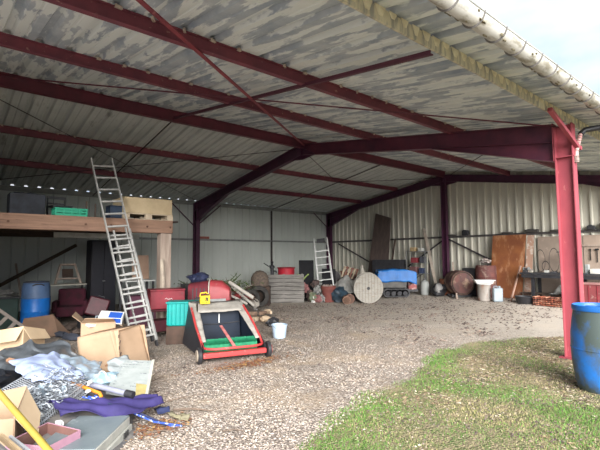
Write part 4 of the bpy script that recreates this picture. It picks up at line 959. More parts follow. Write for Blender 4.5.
def blue_tarp():
    def f(u, v):
        x = -.74 + u * 1.46; y = (v - .5) * 1.5
        ay = abs(y); top = .96 + .03 * nse(x * 4, y * 4) + .04 * (1 - abs(x) / .8)
        if ay <= .40: z = top; yy = y
        else: dd = ay - .40; yy = math.copysign(.40 + dd * .12 + .012 * nse(x * 8, 1, y), y); z = top - dd * 1.25 + .02 * nse(x * 6, y)
        if x > .45: z -= (x - .45) * .25
        xx = x
        if u < .06: xx += .05; z -= .12
        return (xx, yy, z)
    b = B(); b.sheet(f, 50, 40)
    tag(b.build('tarpaulin', mat('sky_blue_tarp', (.01, .17, .55), (.008, .13, .42), 3, rough=.45, bump=.25, bscale=10), solid=.006, smooth=60, loc=(13.05, 10.02, gz(13.05) + .03), rot=(0, 0, R(-42))), 'bright blue tarpaulin draped over the tracked dumper', 'tarpaulin')
blue_tarp()
stand('chest', (13.9, 10.95, gz(13.9)), (1.25, .5, 1.28), mat('black_chest', (.035, .035, .04), (.02, .02, .025)), 'large black chest behind the blue tarpaulin', 'chest', R(-80))
def rack():
    t = thing('metal_shelf', 'thin metal shelf rack against the gable wall behind the dumper', 'shelf', (14.25, 9.80, gz(14.3)), R(-90))
    for x in (-.42, .42):
        for y in (-.17, .17): b = B(); b.box((x, y, .80), (.03, .03, 1.6)); b.build('upright', grey_steel, t)
    for z in (.25, .72, 1.12, 1.56): b = B(); b.box((0, 0, z), (.88, .38, .02)); b.build('board', grey_steel, t)
rack()
its = [((14.2, 9.95, 1.57), (.22, .2, .16), (.55, .40, .22), 'tan cardboard box on the top board of the thin metal rack'), ((14.2, 9.62, 1.57), (.16, .2, .12), (.60, .60, .56), 'pale box on the top board of the thin metal rack'),
       ((14.2, 9.9, 1.13), (.28, .2, .2), (.30, .05, .06), 'dark red tin on the second board of the thin metal rack'), ((14.2, 9.55, 1.13), (.18, .2, .24), (.10, .10, .12), 'blackish tin on the second board of the thin metal rack'),
       ((14.2, 9.95, .73), (.3, .2, .25), (.20, .10, .10), 'brown box on the third board of the thin metal rack'), ((14.2, 9.6, .73), (.16, .2, .2), (.05, .07, .14), 'navy tin on the third board of the thin metal rack')]
for p, d, c, lb in its:
    b = B(); b.box((0, 0, d[2]/2), (d[1], d[0], d[2])); tag(b.build('box', mat('item', c), bev=.01, loc=(p[0], p[1], p[2] + gz(14.2) + .003)), lb, 'box')
b = B(); b.bar((13.9, 8.75, gz(13.9)), (14.62, 9.75, 2.65), .12, .035); tag(b.build('plank', mat('bleached_plank', (.34, .29, .24), (.22, .19, .16), 5)), 'greyish plank leaning on the gable wall between metal rack and red brown column', 'plank')
b = B(); b.bar((14.1, 9.25, gz(14.1)), (14.62, 9.55, 1.9), .05, .03); tag(b.build('plank', wood_dark), 'dark narrow slat leaning beside the metal rack', 'plank')
t = thing('gas_bottle', 'greyish white gas bottle at the foot of the leaning plank', 'gas bottle', (13.75, 9.20, gz(13.75)))
b = B(); b.lathe([(.13, 0), (.15, .03), (.155, .08), (.155, .40), (.13, .48), (.06, .53), (.0, .54)], n=24); b.build('body', mat('bottle_grey', (.32, .34, .33), (.36, .37, .36), 6), t)
b = B(); b.cyl((0, 0, .53), (0, 0, .60), .03); b.build('valve', grey_steel, t)
b = B(); b.ring((0, 0, .58), .08, .01); b.build('collar', grey_steel, t)
t = thing('tote_bag', 'slumped black bag with a pale side right of the gas bottle', 'bag', (13.75, 8.62, gz(13.75)))
b = B(); b.blob((0, 0, .2), (.26, .26, .24), .4, 1.6, 40, flat=-.2); b.build('body', black, t)
b = B(); b.blob((-.12, -.05, .26), (.18, .16, .20), .35, 1.6, 41); b.build('pale_panel', mat('pale_bag', (.30, .29, .28), (.2, .2, .2)), t)

# rusty tanks, tubs
def lying_tank():
    t = thing('steel_tank', 'rusty round steel tank lying beside the leaning stick under the diagonal brace', 'tank', (13.95, 7.95, gz(13.95)), R(50)); t.scale = (1.12, 1.12, 1.15)
    rm = mat('tank_rust', (.16, .07, .06), (.08, .05, .05), 4, rough=.8, spot=(.34, .24, .17), sscale=3, sthr=.56, bump=.2)
    b = B(); b.lathe([(.0, -.38), (.30, -.36), (.36, -.32), (.37, .0), (.36, .32), (.30, .36), (0, .38)], n=30, m=Matrix.Translation((0, 0, .42)) @ Matrix.Rotation(R(90), 4, 'Y')); b.build('shell', rm, t)
    b = B(); b.ring((-.35, 0, .42), .32, .02, (1, 0, 0)); b.build('rim', wood_dark, t)
    for x in (-.2, .2): b = B(); b.box((x, 0, .035), (.08, .6, .07)); b.build('cradle', black, t)
lying_tank()
drum('steel_drum', (14.15, 8.55, gz(14.1)), .26, .55, rust, 'small rusty drum between the slumped bag and the rusty tank')
stand('dark_crate', (14.35, 7.55, gz(14.3)), (.5, .7, .95), mat('crate_dark', (.03, .03, .035)), 'dark crate behind the rusty tank against the gable wall', 'crate')
b = B(); b.bar((13.45, 7.75, gz(13.5)), (14.1, 8.25, 1.35), .05, .03); tag(b.build('stick', wood_post), 'pale stick leaning over the rusty tank', 'stick')
drum('steel_drum', (14.22, 7.10, gz(14.2)), .33, 1.05, mat('red_brown_drum', (.17, .06, .05), (.09, .04, .04), 4, rough=.75, spot=(.3, .2, .16), sscale=4, sthr=.62), 'tall reddish brown steel drum behind the white basin', closed=True)
t = thing('white_pail', 'white pail with rusty drips standing under the white basin', 'pail', (13.55, 6.85, gz(13.55)))
b = B(); b.lathe([(.19, 0), (.20, .02), (.20, .50), (.212, .51), (.212, .54), (.19, .54), (.18, .04), (0, .04)], n=26); b.build('body', mat('pail_white', (.38, .35, .32), (.27, .23, .20), 4, spot=(.26, .13, .08), sscale=5, sthr=.60, sst=(1, 1, .5)), t)
b = B(); b.ring((0, 0, .53), .21, .012); b.build('rim', white_pl, t)
t = thing('basin', 'white oblong basin on top of the rusty dripped pail', 'basin', (13.55, 6.85, gz(13.55) + .545), R(-50))
b = B(); b.hexa([(-.24, -.14, 0), (.24, -.14, 0), (.24, .14, 0), (-.24, .14, 0), (-.29, -.18, .11), (.29, -.18, .11), (.29, .18, .11), (-.29, .18, .11)]); b.build('body', white_pl, t, bev=.01)
b = B(); b.box((0, 0, .115), (.64, .40, .03)); b.build('rim', white_pl, t, bev=.005)
b = B(); b.blob((0, 0, .14), (.2, .14, .09), .6, 2.5, 50); tag(b.build('rag', mat('rag_white', (.5, .48, .46), (.2, .14, .12), 12), loc=(14.22, 7.10, gz(14.2) + 1.07)), 'crumpled pale rag on the tall reddish brown drum', 'rag')
jerrycan((13.55, 6.42, gz(13.55)), .52, mat('translucent_can', (.32, .38, .42), (.26, .31, .35), 5, rough=.35), 'translucent white jerrycan left of the rusty brown board', R(-50))

# brown board, panels, bench
GX = X2 - .05
b = B(); g = gz(14.3); b.quad([(14.28, 7.02, g), (14.28, 5.98, g), (14.62, 5.90, 2.26), (14.62, 7.0, 2.26)], .02)
tag(b.build('wooden_board', mat('varnished_board', (.30, .115, .045), (.20, .07, .035), 2.2, rough=.45, spot=(.42, .22, .12), sscale=2.6, sthr=.60, sst=(1.5, 2, .8), bump=.05)), 'big orange brown varnished board leaning on the gable wall', 'board')
b = B(); b.quad([(14.30, 5.94, g), (14.32, 5.74, g), (14.64, 5.66, 2.22), (14.62, 5.86, 2.24)], .02); tag(b.build('wooden_board', mat('peeling_board', (.36, .22, .16), (.5, .42, .36), 7, lo=.5, hi=.6)), 'narrow peeling strip of board right of the big varnished board', 'board')
b = B(); b.bar((13.75, 6.10, gz(13.75)), (14.28, 5.98, 1.25), .035, .05); tag(b.build('stick', mat('pinkish_stick', (.42, .26, .20))), 'pinkish stick leaning against the varnished board', 'stick')
for i, (y1, y0, c) in enumerate(((5.60, 4.35, (.34, .27, .22)), (4.33, 3.0, (.40, .31, .25)))):
    b = B(); b.box((GX - .02, (y0 + y1)/2, 1.16), (.02, y1 - y0, 2.02)); tag(b.build('plywood_sheet', mat('ply_%d' % i, c, tuple(k * .8 for k in c), 3, spot=tuple(k * 1.25 for k in c), sscale=5, sthr=.66)), ('greyish brown plywood sheet on the wall behind the dark workbench' if i == 0 else 'tan plywood sheet on the wall beyond the red post'), 'plywood')
def bench():
    t = thing('workbench', 'dark workbench cluttered with tools along the gable wall', 'workbench', (14.2, 4.55, gz(14.2)))
    b = B(); b.box((0, -.25, .84), (.70, 3.1, .05)); b.build('worktop', mat('black_bench', (.025, .028, .035), (.05, .05, .055), 8, rough=.5), t, bev=.008)
    b = B(); b.box((-.32, -.25, .76), (.03, 3.0, .10)); b.build('apron', black, t)
    for x, y in ((-.25, .95), (.25, .95), (-.25, -.3), (.25, -.3), (-.25, -1.6), (.25, -1.6)): b = B(); b.box((x, y, .41), (.08, .08, .82)); b.build('leg', black, t)
    b = B(); b.box((.05, .3, .22), (.4, 2.2, .03)); b.build('lower_shelf', wood_dark, t)
bench()
BZ = gz(14.2) + .866
t = thing('bench_vise', 'dark bench vise at the near end of the workbench by the varnished board', 'vise', (13.98, 5.72, BZ))
b = B(); b.box((0, 0, .03), (.14, .12, .06)); b.box((0, 0, .1), (.1, .14, .08)); b.build('base', darkg, t, bev=.01); b = B(); b.box((0, -.1, .12), (.14, .03, .08)); b.build('jaw', grey_steel, t); b = B(); b.box((0, .03, .12), (.14, .03, .08)); b.build('jaw', grey_steel, t); b = B(); b.cyl((0, -.2, .08), (0, .0, .08), .012); b.cyl((-.08, -.2, .08), (.08, -.2, .08), .007); b.build('screw', grey_steel, t)
wi = mat('black_wire', (.02, .02, .022), rough=.5, bump=0)
for i, (y, z, rx, rz_) in enumerate(((5.44, .52, .13, .34), (5.05, .36, .14, .36), (5.30, .18, .10, .16))):
    b = B(); b.ring((0, 0, 0), 1, .012 / rz_, (1, .1, 0), 28, 6, (1, 1)); tag(b.build('wire_hoop', wi, loc=(14.45, y, BZ + z * .0 + rz_ + .02), sc=(rx, rx, rz_)), ('tall narrow', 'wide', 'small low')[i] + ' black wire hoop standing on the workbench', 'hoop')
def stand_tool(y, label):
    t = thing('drill_stand', label, 'stand', (14.35, y, BZ))
    b = B(); b.box((0, 0, .02), (.22, .26, .04)); b.build('base', darkg, t); b = B(); b.cyl((.05, 0, .04), (.05, 0, .62), .018); b.build('column', grey_steel, t); b = B(); b.box((-.02, 0, .42), (.2, .10, .14)); b.build('head', darkg, t, bev=.01); b = B(); b.box((-.02, 0, .62), (.24, .36, .025)); b.build('top_plate', darkg, t)
stand_tool(4.72, 'dark drill stand on the workbench just left of the red post')
t = thing('white_bottle', 'squat white canister on the workbench just left of the red post', 'canister', (14.0, 4.58, BZ)); b = B(); b.lathe([(.10, 0), (.105, .02), (.105, .22), (.05, .28), (.0, .28)], n=20); b.build('body', white_pl, t); b = B(); b.cyl((0, 0, .28), (0, 0, .32), .04); b.build('cap', white_pl, t)
small = [(5.15, (.12, .12, .07), (.55, .55, .52), 'pale tin on the workbench between the wire hoops'), (5.60, (.10, .1, .06), (.45, .42, .36), 'small beige tin beside the bench vise'), (4.95, (.2, .16, .04), (.08, .08, .09), 'flat dark tool case on the workbench left of the drill stand'), (3.86, (.3, .25, .14), (.62, .60, .56), 'white parcel on the workbench beyond the red post'), (3.55, (.2, .2, .22), (.30, .30, .32), 'grey machine housing on the workbench, far from the post'), (4.08, (.12, .1, .26), (.32, .34, .34), 'upright grey tin on the workbench just beyond the red post')]
for y, d, c, lb in small: b = B(); b.box((0, 0, d[2]/2), d); tag(b.build('tin', mat('tin', c), bev=.012, loc=(14.1, y, BZ)), lb, 'tin')
for i in range(7):
    y = 4.15 - .17 * i; b = B(); b.bar((0, 0, 0), (.0, .0, -.30 - .05 * (i % 3)), .02, .02); b.box((0, 0, .02), (.03, .09 if i % 2 else .04, .05)); tag(b.build('hand_tool', wi, loc=(GX - .06, y, 1.72)), 'dark hand tool hanging on the plywood beyond the red post', 'tool', 'hand tools hanging beyond the red post')
b = B(); b.box((GX - .05, 3.7, 1.86), (.04, 1.3, .05)); tag(b.build('tool_rail', wood_post), 'pale wooden rail holding hand tools beyond the red post', 'rail')
def black_basin():
    t = thing('black_tub', 'low black round tub on the ground in front of the varnished board', 'tub', (13.60, 5.62, gz(13.6))); b = B(); b.lathe([(.20, 0), (.22, .02), (.27, .20), (.28, .21), (.25, .21), (.2, .04), (0, .04)], n=26); b.build('body', black, t); b = B(); b.ring((0, 0, .21), .27, .012); b.build('rim', black, t)
black_basin()
tile = [mat('roof_tile', (.42, .13, .07), (.30, .09, .06), 9, rough=.85), mat('roof_tile_dark', (.26, .09, .06), (.16, .06, .05), 9, rough=.85), mat('roof_tile_pale', (.55, .26, .17), (.45, .18, .12), 9, rough=.85)]
for k in range(5):
    for i in range(13):
        if k == 4 and i % 2: continue
        y = 5.26 - i * .075; b = B(); pts = [(.04 * math.cos(a), .035 * math.sin(a)) for a in [math.pi * j / 6 for j in range(7)]] + [(.028 * math.cos(a), .024 * math.sin(a)) for a in [math.pi - math.pi * j / 6 for j in range(7)]]
        b.prism(pts, 'x', -.17, .17); tag(b.build('roof_tile', tile[rr.randrange(3)], loc=(13.55 + rr.uniform(-.02, .02), y, gz(13.55) + .0 + k * .056), rot=(0, 0, rr.uniform(-.06, .06)), smooth=50), 'curved red clay tile in the stack under the workbench', 'roof tile', 'clay tiles stacked under the workbench')
heap_cloth('grey_cover', (14.2, 4.72, gz(14.2) + .235), .3, .32, .3, grey_cloth, 'grey cloth bundle on the lower shelf of the workbench', 'cloth', 9)
def red_chest():
    t = thing('metal_chest', 'long dull red metal chest with pale dusty top, beyond the red post', 'chest', (13.55, 3.85, gz(13.55)))
    b = B(); b.box((0, -.25, .33), (.5, 1.6, .66)); b.build('body', mat('chest_red', (.24, .05, .055), (.16, .035, .04), 4, spot=(.4, .25, .22), sscale=8, sthr=.66), t, bev=.01)
    b = B(); b.box((0, -.25, .68), (.54, 1.64, .04)); b.build('lid', mat('dusty_lid', (.36, .20, .18), (.28, .12, .12), 6), t, bev=.008)
    b = B()
    for k in range(7): b.box((-.255, .4 - .2 * k, .33), (.015, .02, .62))
    b.build('rib', dred, t)
red_chest()
# things lying on the gable rail
rb = [((8.05, .24, .20), (.03, .03, .035), 'black square box on the dark rail, left of the varnished board'), ((6.55, .35, .06), (.10, .09, .08), 'flat dark scrap on the dark rail above the varnished board'), ((5.75, .4, .11), (.06, .055, .05), 'dark iron bracket on the rail above the peeling board'), ((4.95, .5, .06), (.09, .08, .07), 'low dark scrap on the rail above the wire hoops'), ((4.1, .2, .14), (.04, .04, .045), 'small black tin on the rail beyond the red post'), ((3.75, .25, .20), (.10, .07, .06), 'brown tin on the rail well beyond the red post'), ((8.6, .3, .06), (.08, .075, .07), 'flat dark scrap on the rail beside the middle column')]
for (y, w_, h_), c, lb in rb:
    t = thing('rail_item', lb, 'scrap', (X2 - .10, y, 2.322)); t.name = 'scrap_metal'
    b = B(); b.box((0, 0, h_ * .45), (.12, w_, h_ * .9)); b.build('body', mat('scrap', c), t, bev=.015); b = B(); b.box((0, w_ * .1, h_ * .92), (.08, w_ * .5, h_ * .2)); b.build('top', mat('scrap2', tuple(k * 1.3 for k in c)), t, bev=.01)
b = B(); b.box((7.95, YB - .06, 2.36), (.42, .10, .09)); tag(b.build('brick', mat('brick_red', (.36, .12, .09), (.25, .09, .07), 12), bev=.004), 'reddish brick lying on the back wall rail beside the maroon column', 'brick')
# blue barrel at the front
def front_barrel():
    t = thing('plastic_barrel', 'big blue plastic barrel with grime stains standing in front of the red post', 'barrel', (6.07, 1.66, 0)); t.scale = (1.03, 1.03, 1.06)
    m_ = mat('grimy_blue', (.02, .17, .55), (.03, .12, .36), 1.6, rough=.4, spot=(.065, .085, .08), sscale=2.1, sthr=.455, ssoft=.07, sst=(1.2, 1.2, 1.0), bump=.06)
    b = B(); b.lathe([(.235, 0), (.25, .02), (.275, .14), (.295, .32), (.30, .46), (.295, .62), (.275, .78), (.262, .86), (.262, .885)], n=44); b.build('body', m_, t)
    b = B(); b.lathe([(.262, .875), (.270, .88), (.274, .90), (.272, .935), (.262, .94), (.255, .93), (.25, .90), (.0, .895)], n=44); b.build('lid_rim', mat('rim_blue', (.015, .13, .45), (.02, .10, .30), 3, rough=.35), t)
    b = B(); b.cyl((-.13, .05, .895), (-.13, .05, .935), .045); b.cyl((.13, -.05, .895), (.13, -.05, .925), .03); b.build('bung', mat('bung_blue', (.02, .14, .45)), t)
    b = B(); b.ring((0, 0, .46), .301, .006, n=44); b.build('seam', m_, t)
front_barrel()

# ================================================================== pile of household junk at the barn mouth
rr = random.Random(23)
def patch(name, c4, nu, nv, m, label, cat, amp=.03, fr=4, seed=0, th=.006, sag=0, fold=0, smooth=75, edge=0):
    a, b_, c, d = [Vector(q) for q in c4]     # a-b top edge, d-c bottom edge
    def f(u, v):
        p = a.lerp(b_, u).lerp(d.lerp(c, u), v)
        e = min(u, 1 - u, v, 1 - v)
        n = amp * noise.noise(p * fr + Vector((seed, 0, 0))) + amp * .5 * noise.noise(p * fr * 2.6 + Vector((0, seed, 0)))
        if fold: n += fold * math.sin((u * 7 + v * 3 + 2 * noise.noise(p * 2)) * 2.2)
        if edge and e < .12: n -= edge * (1 - e / .12)
        j = Vector((noise.noise(p * 5 + Vector((9, seed, 0))), noise.noise(p * 5 + Vector((3, 3, seed))), 0)) * amp * 1.5
        return p + j + Vector((0, 0, n))
    b = B(); b.sheet(f, nu, nv); return tag(b.build(name, m, solid=th, smooth=smooth), label, cat)

def mound():
    def f(u, v):
        x = (u - .5) * 2; y = (v - .5) * 2; r = math.hypot(x, y); k = max(0, 1 - r ** 2.2)
        return (.98 + x * .72 - y * -.10, 5.25 + y * 1.75, -.01 + .22 * k + .03 * noise.noise(Vector((x * 5, y * 7, 1))) * (k > 0))
    b = B(); b.sheet(f, 40, 60); tag(b.build('rubbish', mat('rubbish', (.10, .10, .11), (.22, .20, .18), 9, rough=.9, bump=.5, bscale=20), solid=.005), 'trampled dark rubbish under the heap of household junk', 'rubbish', kind='stuff')
mound()

# cardboard boxes
def face(b, q, t=.006): b.quad(q, t)
t = thing('cardboard_box', 'pale cardboard box behind the dark grey crumpled plastic sheet', 'box', (0, 0, 0)); t.location = (.98, 7.4, 0)
o = Vector(t.location)
K, Lf, Rt, Bk = [Vector(q) - o for q in ((.98, 7.38, 0), (.60, 7.72, 0), (1.30, 7.66, 0), (.92, 8.0, 0))]
zt_ = (.64, .56, .52, .50); Z = lambda p, z: Vector((p.x, p.y, z))
b = B(); face(b, [Z(K, 0), Z(Lf, 0), Z(Lf, .54), Z(K, .62)]); face(b, [Z(Rt, 0), Z(K, 0), Z(K, .62), Z(Rt, .51)]); face(b, [Z(Bk, 0), Z(Rt, 0), Z(Rt, .51), Z(Bk, .46)]); face(b, [Z(Lf, 0), Z(Bk, 0), Z(Bk, .46), Z(Lf, .54)])
b.build('body', card_l, t)
b = B(); face(b, [Z(K, .60), Z(Rt, .50), Z(Rt + Vector((.06, -.10, 0)), .38), Z(K + Vector((.08, -.12, 0)), .44)], .005); b.build('flap', card_l, t)
b = B(); face(b, [Z(Lf, .53), Z(K, .61), Z(K + Vector((-.10, -.08, 0)), .44), Z(Lf + Vector((-.1, -.06, 0)), .36)], .005); b.build('flap', card_l, t)

t = thing('cardboard_box', 'large crushed cardboard box with a vertical seam, tallest of the junk heap', 'box', (1.96, 6.4, 0)); o = Vector(t.location)
Cc, Rr_, Bk, Ll = [Vector(q) - o for q in ((1.97, 6.17, 0), (2.46, 6.38, 0), (2.06, 6.98, 0), (1.56, 6.62, 0))]
b = B(); tp = [Z(Cc, .60) + Vector((-.03, .04, 0)), Z(Rr_, .60) + Vector((-.12, .08, 0)), Z(Bk, .55), Z(Ll, .49)]
def wavyface(b, p, q, zt1, zt2, z0a=0, z0b=0, lean=(0, 0), seed=0):
    def f(u, v):
        P_ = p.lerp(q, u); zz = (z0a + (z0b - z0a) * u) * (1 - v) + (zt1 + (zt2 - zt1) * u) * v
        n = Vector((q.y - p.y, p.x - q.x, 0)).normalized() * .02 * noise.noise(Vector((u * 3, v * 3, seed)))
        return Vector((P_.x + lean[0] * v, P_.y + lean[1] * v, zz)) + n
    b.sheet(f, 12, 8)
wavyface(b, Ll, Cc, .49, .60, 0, 0, (-.03, .04), 1); wavyface(b, Cc, Rr_, .60, .61, 0, 0, (-.14, .06), 2); wavyface(b, Rr_, Bk, .61, .52, 0, 0, (-.10, .0), 3); wavyface(b, Bk, Ll, .52, .49, 0, 0, (0, 0), 4)
b.add([Z(Ll, .49) + Vector((-.03, .04, 0)), Z(Cc, .60) + Vector((-.03, .04, 0)), Z(Rr_, .61) + Vector((-.14, .06, 0)), Z(Bk, .52)], [(0, 1, 2, 3)])
b.build('body', card, t, solid=.008)
b = B()
for i in range(7): 
    z = .05 + .078 * i; b.box((Cc.x - .004 - .03 * z / .6 + .05 * (i % 2) * .3, Cc.y - .010 + .04 * z / .6, z), (.012, .006, .045), (0, .3 * (i % 2), 0))
b.build('torn_seam', mat('seam_dark', (.10, .06, .05)), t)
t = thing('cardboard_box', 'open cardboard box with raised flaps behind the large crushed box', 'box', (1.92, 7.05, 0), -.35); t.scale = (1.05, 1, 1.07)
b = B(); w_, l_, h_ = .44, .34, .60
for s in (-1, 1): b.box((s * w_/2, 0, h_/2), (.008, l_, h_)); b.box((0, s * l_/2, h_/2), (w_, .008, h_))
b.build('body', card, t)
for q in ([(-.22, -.17, .60), (-.22, .17, .60), (-.34, .17, .72), (-.34, -.17, .70)], [(-.22, -.17, .60), (.22, -.17, .60), (.20, -.32, .66), (-.16, -.32, .68)], [(.22, -.17, .6), (.22, .17, .6), (.32, .15, .52), (.32, -.15, .52)]):
    b = B(); b.quad(q, .006); b.build('flap', card, t)
t = thing('packet', 'white packet with a blue label sticking out of the open box with raised flaps', 'packet', (2.06, 6.95, .65), rot=(R(20), R(6), R(-25)))
b = B(); b.box((0, 0, .04), (.34, .22, .10)); b.build('carton', white_pl, t, bev=.004)
b = B(); b.box((.06, -.02, .095), (.18, .17, .008)); b.box((.06, -.113, .05), (.18, .004, .07)); b.build('blue_label', mat('label_blue', (.02, .10, .50)), t)
b = B(); b.box((0, 0, .02), (.30, .18, .03)); tag(b.build('leaflet', mat('leaflet', (.66, .68, .72), (.5, .52, .56), 12), loc=(1.84, 7.0, .60), rot=(R(15), 0, .3)), 'whitish leaflet in the open box left of the blue labelled packet', 'leaflet')

# plastic sheets and cloth
patch('plastic_sheet', [(.58, 6.90, .47), (1.46, 6.85, .49), (1.66, 6.42, .18), (.52, 5.95, .33)], 50, 36, mat('grey_sheeting', (.10, .112, .125), (.06, .068, .078), 4, rough=.35, bump=.3, bscale=14), 'dark grey crumpled plastic sheet at the back of the junk heap', 'plastic sheet', .07, 3.0, 3, fold=.012, edge=.08)
b = B(); b.blob((0, 0, 0), (.28, .30, .14), .5, 2, 3); tag(b.build('black_bag', mat('shiny_black', (.015, .017, .022), rough=.3, bump=.4, bscale=12), loc=(.52, 6.0, .16)), 'black plastic bag at the edge of the heap before the grey sheet', 'bag')
b = B(); b.box((0, 0, 0), (.10, .05, .03)); tag(b.build('wood_scrap', mat('wood_scrap', (.36, .20, .12)), loc=(.72, 6.28, .37), rot=(.3, .2, -.8)), 'small brown wood scrap on the black bag', 'scrap')
patch('bed_sheet', [(.70, 6.20, .42), (1.20, 6.30, .43), (1.22, 4.98, .375), (.74, 5.02, .425)], 46, 46, mat('pale_blue_cloth', (.38, .45, .66), (.32, .39, .59), 3, rough=.9, bump=.1), 'pale blue crumpled bed sheet on the junk heap', 'cloth', .032, 2.6, 5, fold=.010, edge=.04)
patch('plastic_film', [(1.18, 6.25, .40), (1.62, 5.85, .32), (1.42, 5.16, .27), (1.16, 5.16, .35)], 34, 34, mat('hazy_film', (.34, .42, .50), (.26, .33, .40), 4, rough=.25, bump=.3, bscale=10), 'grey blue plastic film lying right of the pale blue sheet', 'plastic', .04, 5, 7, fold=.008, edge=.03)
t = thing('plastic_bundle', 'rolled bundle of clear bluish plastic in front of the white printed board', 'bundle', (1.47, 5.22, .17), .25)
b = B(); b.blob((0, 0, .05), (.19, .12, .085), .3, 2.2, 8); b.build('roll', mat('clear_blue', (.28, .42, .52), (.44, .54, .60), 10, lo=.45, hi=.55, rough=.25, bump=.3, bscale=20), t)
b = B(); b.ring((.0, 0, .05), .10, .008, (1, 0, 0)); b.build('tie', white_pl, t)

# white printed board
def wboard():
    t = thing('printed_board', 'white printed sheet lying against the crushed cardboard box', 'board', (1.7, 5.1, 0)); o = Vector(t.location)
    P4 = [Vector(q) - o for q in ((1.80, 5.60, .30), (2.10, 5.34, .29), (1.74, 4.60, .09), (1.42, 4.92, .15))]
    b = B(); b.quad([P4[3], P4[2], P4[1], P4[0]], .03); b.build('sheet', mat('printed_white', (.43, .46, .455), (.35, .385, .38), 10, rough=.6), t, bev=.003)
    def at(u, v): return P4[3].lerp(P4[2], u).lerp(P4[0].lerp(P4[1], u), v)
    n = (P4[2] - P4[3]).cross(P4[0] - P4[3]).normalized() * .033
    b = B()
    for i, v in enumerate((.92, .84, .76, .60, .52, .30, .22)):
        u = .08
        while u < .86:
            w_ = rr.uniform(.02, .09); p, q = at(u, v) + n, at(min(.9, u + w_), v) + n
            if rr.random() < .72: b.bar(p, q, .014 if i not in (3,) else .03, .003)
            u += w_ + .025
    b.build('print_lines', mat('print_grey', (.22, .24, .26)), t)
    b = B(); b.quad([at(.72, .02) + n, at(.96, .02) + n, at(.96, .30) + n, at(.66, .30) + n], .003); b.build('ochre_panel', mat('ochre', (.50, .42, .18), (.38, .30, .12), 14), t)
    b = B(); b.bar(at(.985, -.02) + n * .5, at(.985, 1.0) + n * .5, .03, .05); b.build('edge', cream_pl, t)
wboard()
patch('paper_sheet', [(1.62, 5.62, .33), (1.90, 5.70, .35), (1.92, 5.40, .30), (1.60, 5.30, .26)], 12, 12, mat('paper', (.40, .44, .45)), 'crumpled white paper on the upper edge of the printed sheet', 'paper', .03, 7, 2)
b = B(); b.blob((0, 0, 0), (.09, .06, .04), .6, 2, 2); tag(b.build('brown_paper', mat('brown_paper', (.32, .18, .10), (.2, .1, .06), 15), loc=(1.78, 5.85, .22)), 'scrap of brown paper between cardboard box and printed sheet', 'scrap')

# wire racks
def wire_rack(dz, off, label, lean=0.0):
    O = Vector((.69, 4.27, .12 + dz)) + Vector(off); U = Vector((.53, .58, .10)); V = Vector((-.28, .62, .09 + lean))
    t = thing('wire_rack', label, 'rack', O, group=None); m = mat('chrome_wire', (.55, .58, .62), (.34, .36, .40), 12, rough=.35, metal=.3, bump=0)
    b = B(); b.tube([(0, 0, 0), U, U + V, V, (0, 0, 0)], .0065, 6); b.tube([(0, 0, -.05), U + Vector((0, 0, -.05)), U + V + Vector((0, 0, -.05)), V + Vector((0, 0, -.05)), (0, 0, -.05)], .005, 6); b.build('frame', m, t)
    b = B()
    for i in range(1, 26): p = U * (i / 26); b.tube([p + Vector((0, 0, -.05)), p, p + V, p + V + Vector((0, 0, -.05))], .0036, 4)
    for i in range(1, 7): p = V * (i / 7); b.tube([p, p + U], .004, 4)
    for i in range(1, 14): p = V * (i / 14); b.tube([p + U, p + U + Vector((0, 0, -.05))], .003, 4)
    b.build('grid', m, t)
for i, (dz, off) in enumerate(((-.06, (.02, -.01, 0)), (-.005, (0, 0, 0)), (.045, (-.02, .03, 0)), (.095, (.01, .06, 0)))):
    wire_rack(dz, off, ('lowest of the stacked chrome wire racks, resting on the rubbish', 'second lowest chrome wire rack in the stack under the bed sheet', 'second highest chrome wire rack in the stack under the bed sheet', 'topmost chrome wire rack in the stack beside the open cardboard box')[i], .01 * i)

tg = B()
for i in range(150):
    u_, v_ = rr.random(), rr.random(); p = Vector((.69, 4.30, .26)) + Vector((.52, .56, .11)) * u_ + Vector((-.16, .40, .06)) * v_
    a = rr.uniform(0, 6.28); l_ = rr.uniform(.04, .13); d = Vector((math.cos(a), math.sin(a), rr.uniform(-.3, .5))) * l_; k = Vector((-d.y, d.x, .03)) * rr.uniform(-.6, .6)
    tg.tube([p, p + d * .5 + k, p + d, p + d * .8 - k], rr.choice((.0025, .004, .006)), 5)
tag(tg.build('wire_tangle', mat('wire_tangle', (.55, .60, .66), (.12, .13, .15), 22, lo=.46, hi=.54, rough=.5, bump=0)), 'tangle of grey wire and bits on the top wire rack', 'wire', kind='stuff')
for i in range(12):
    u_, v_ = rr.random(), rr.random(); p = Vector((.70, 4.36, .25)) + Vector((.50, .54, .11)) * u_ + Vector((-.25, .70, .08)) * v_; s_ = rr.uniform(.025, .05)
    b = B(); b.blob((0, 0, 0), (s_, s_ * .7, s_ * .5), .6, 2.5, i, 2); tag(b.build('crumpled_scrap', (white_pl, mat('scrap_slate', (.14, .18, .22)), mat('scrap_ice', (.36, .46, .54)))[i % 3], loc=p, rot=(i, i, i)), ('white', 'slate grey', 'ice blue')[i % 3] + ' crumpled scrap caught on the top wire rack', 'scrap', ('white', 'slate', 'ice blue')[i % 3] + ' scraps on the wire racks')

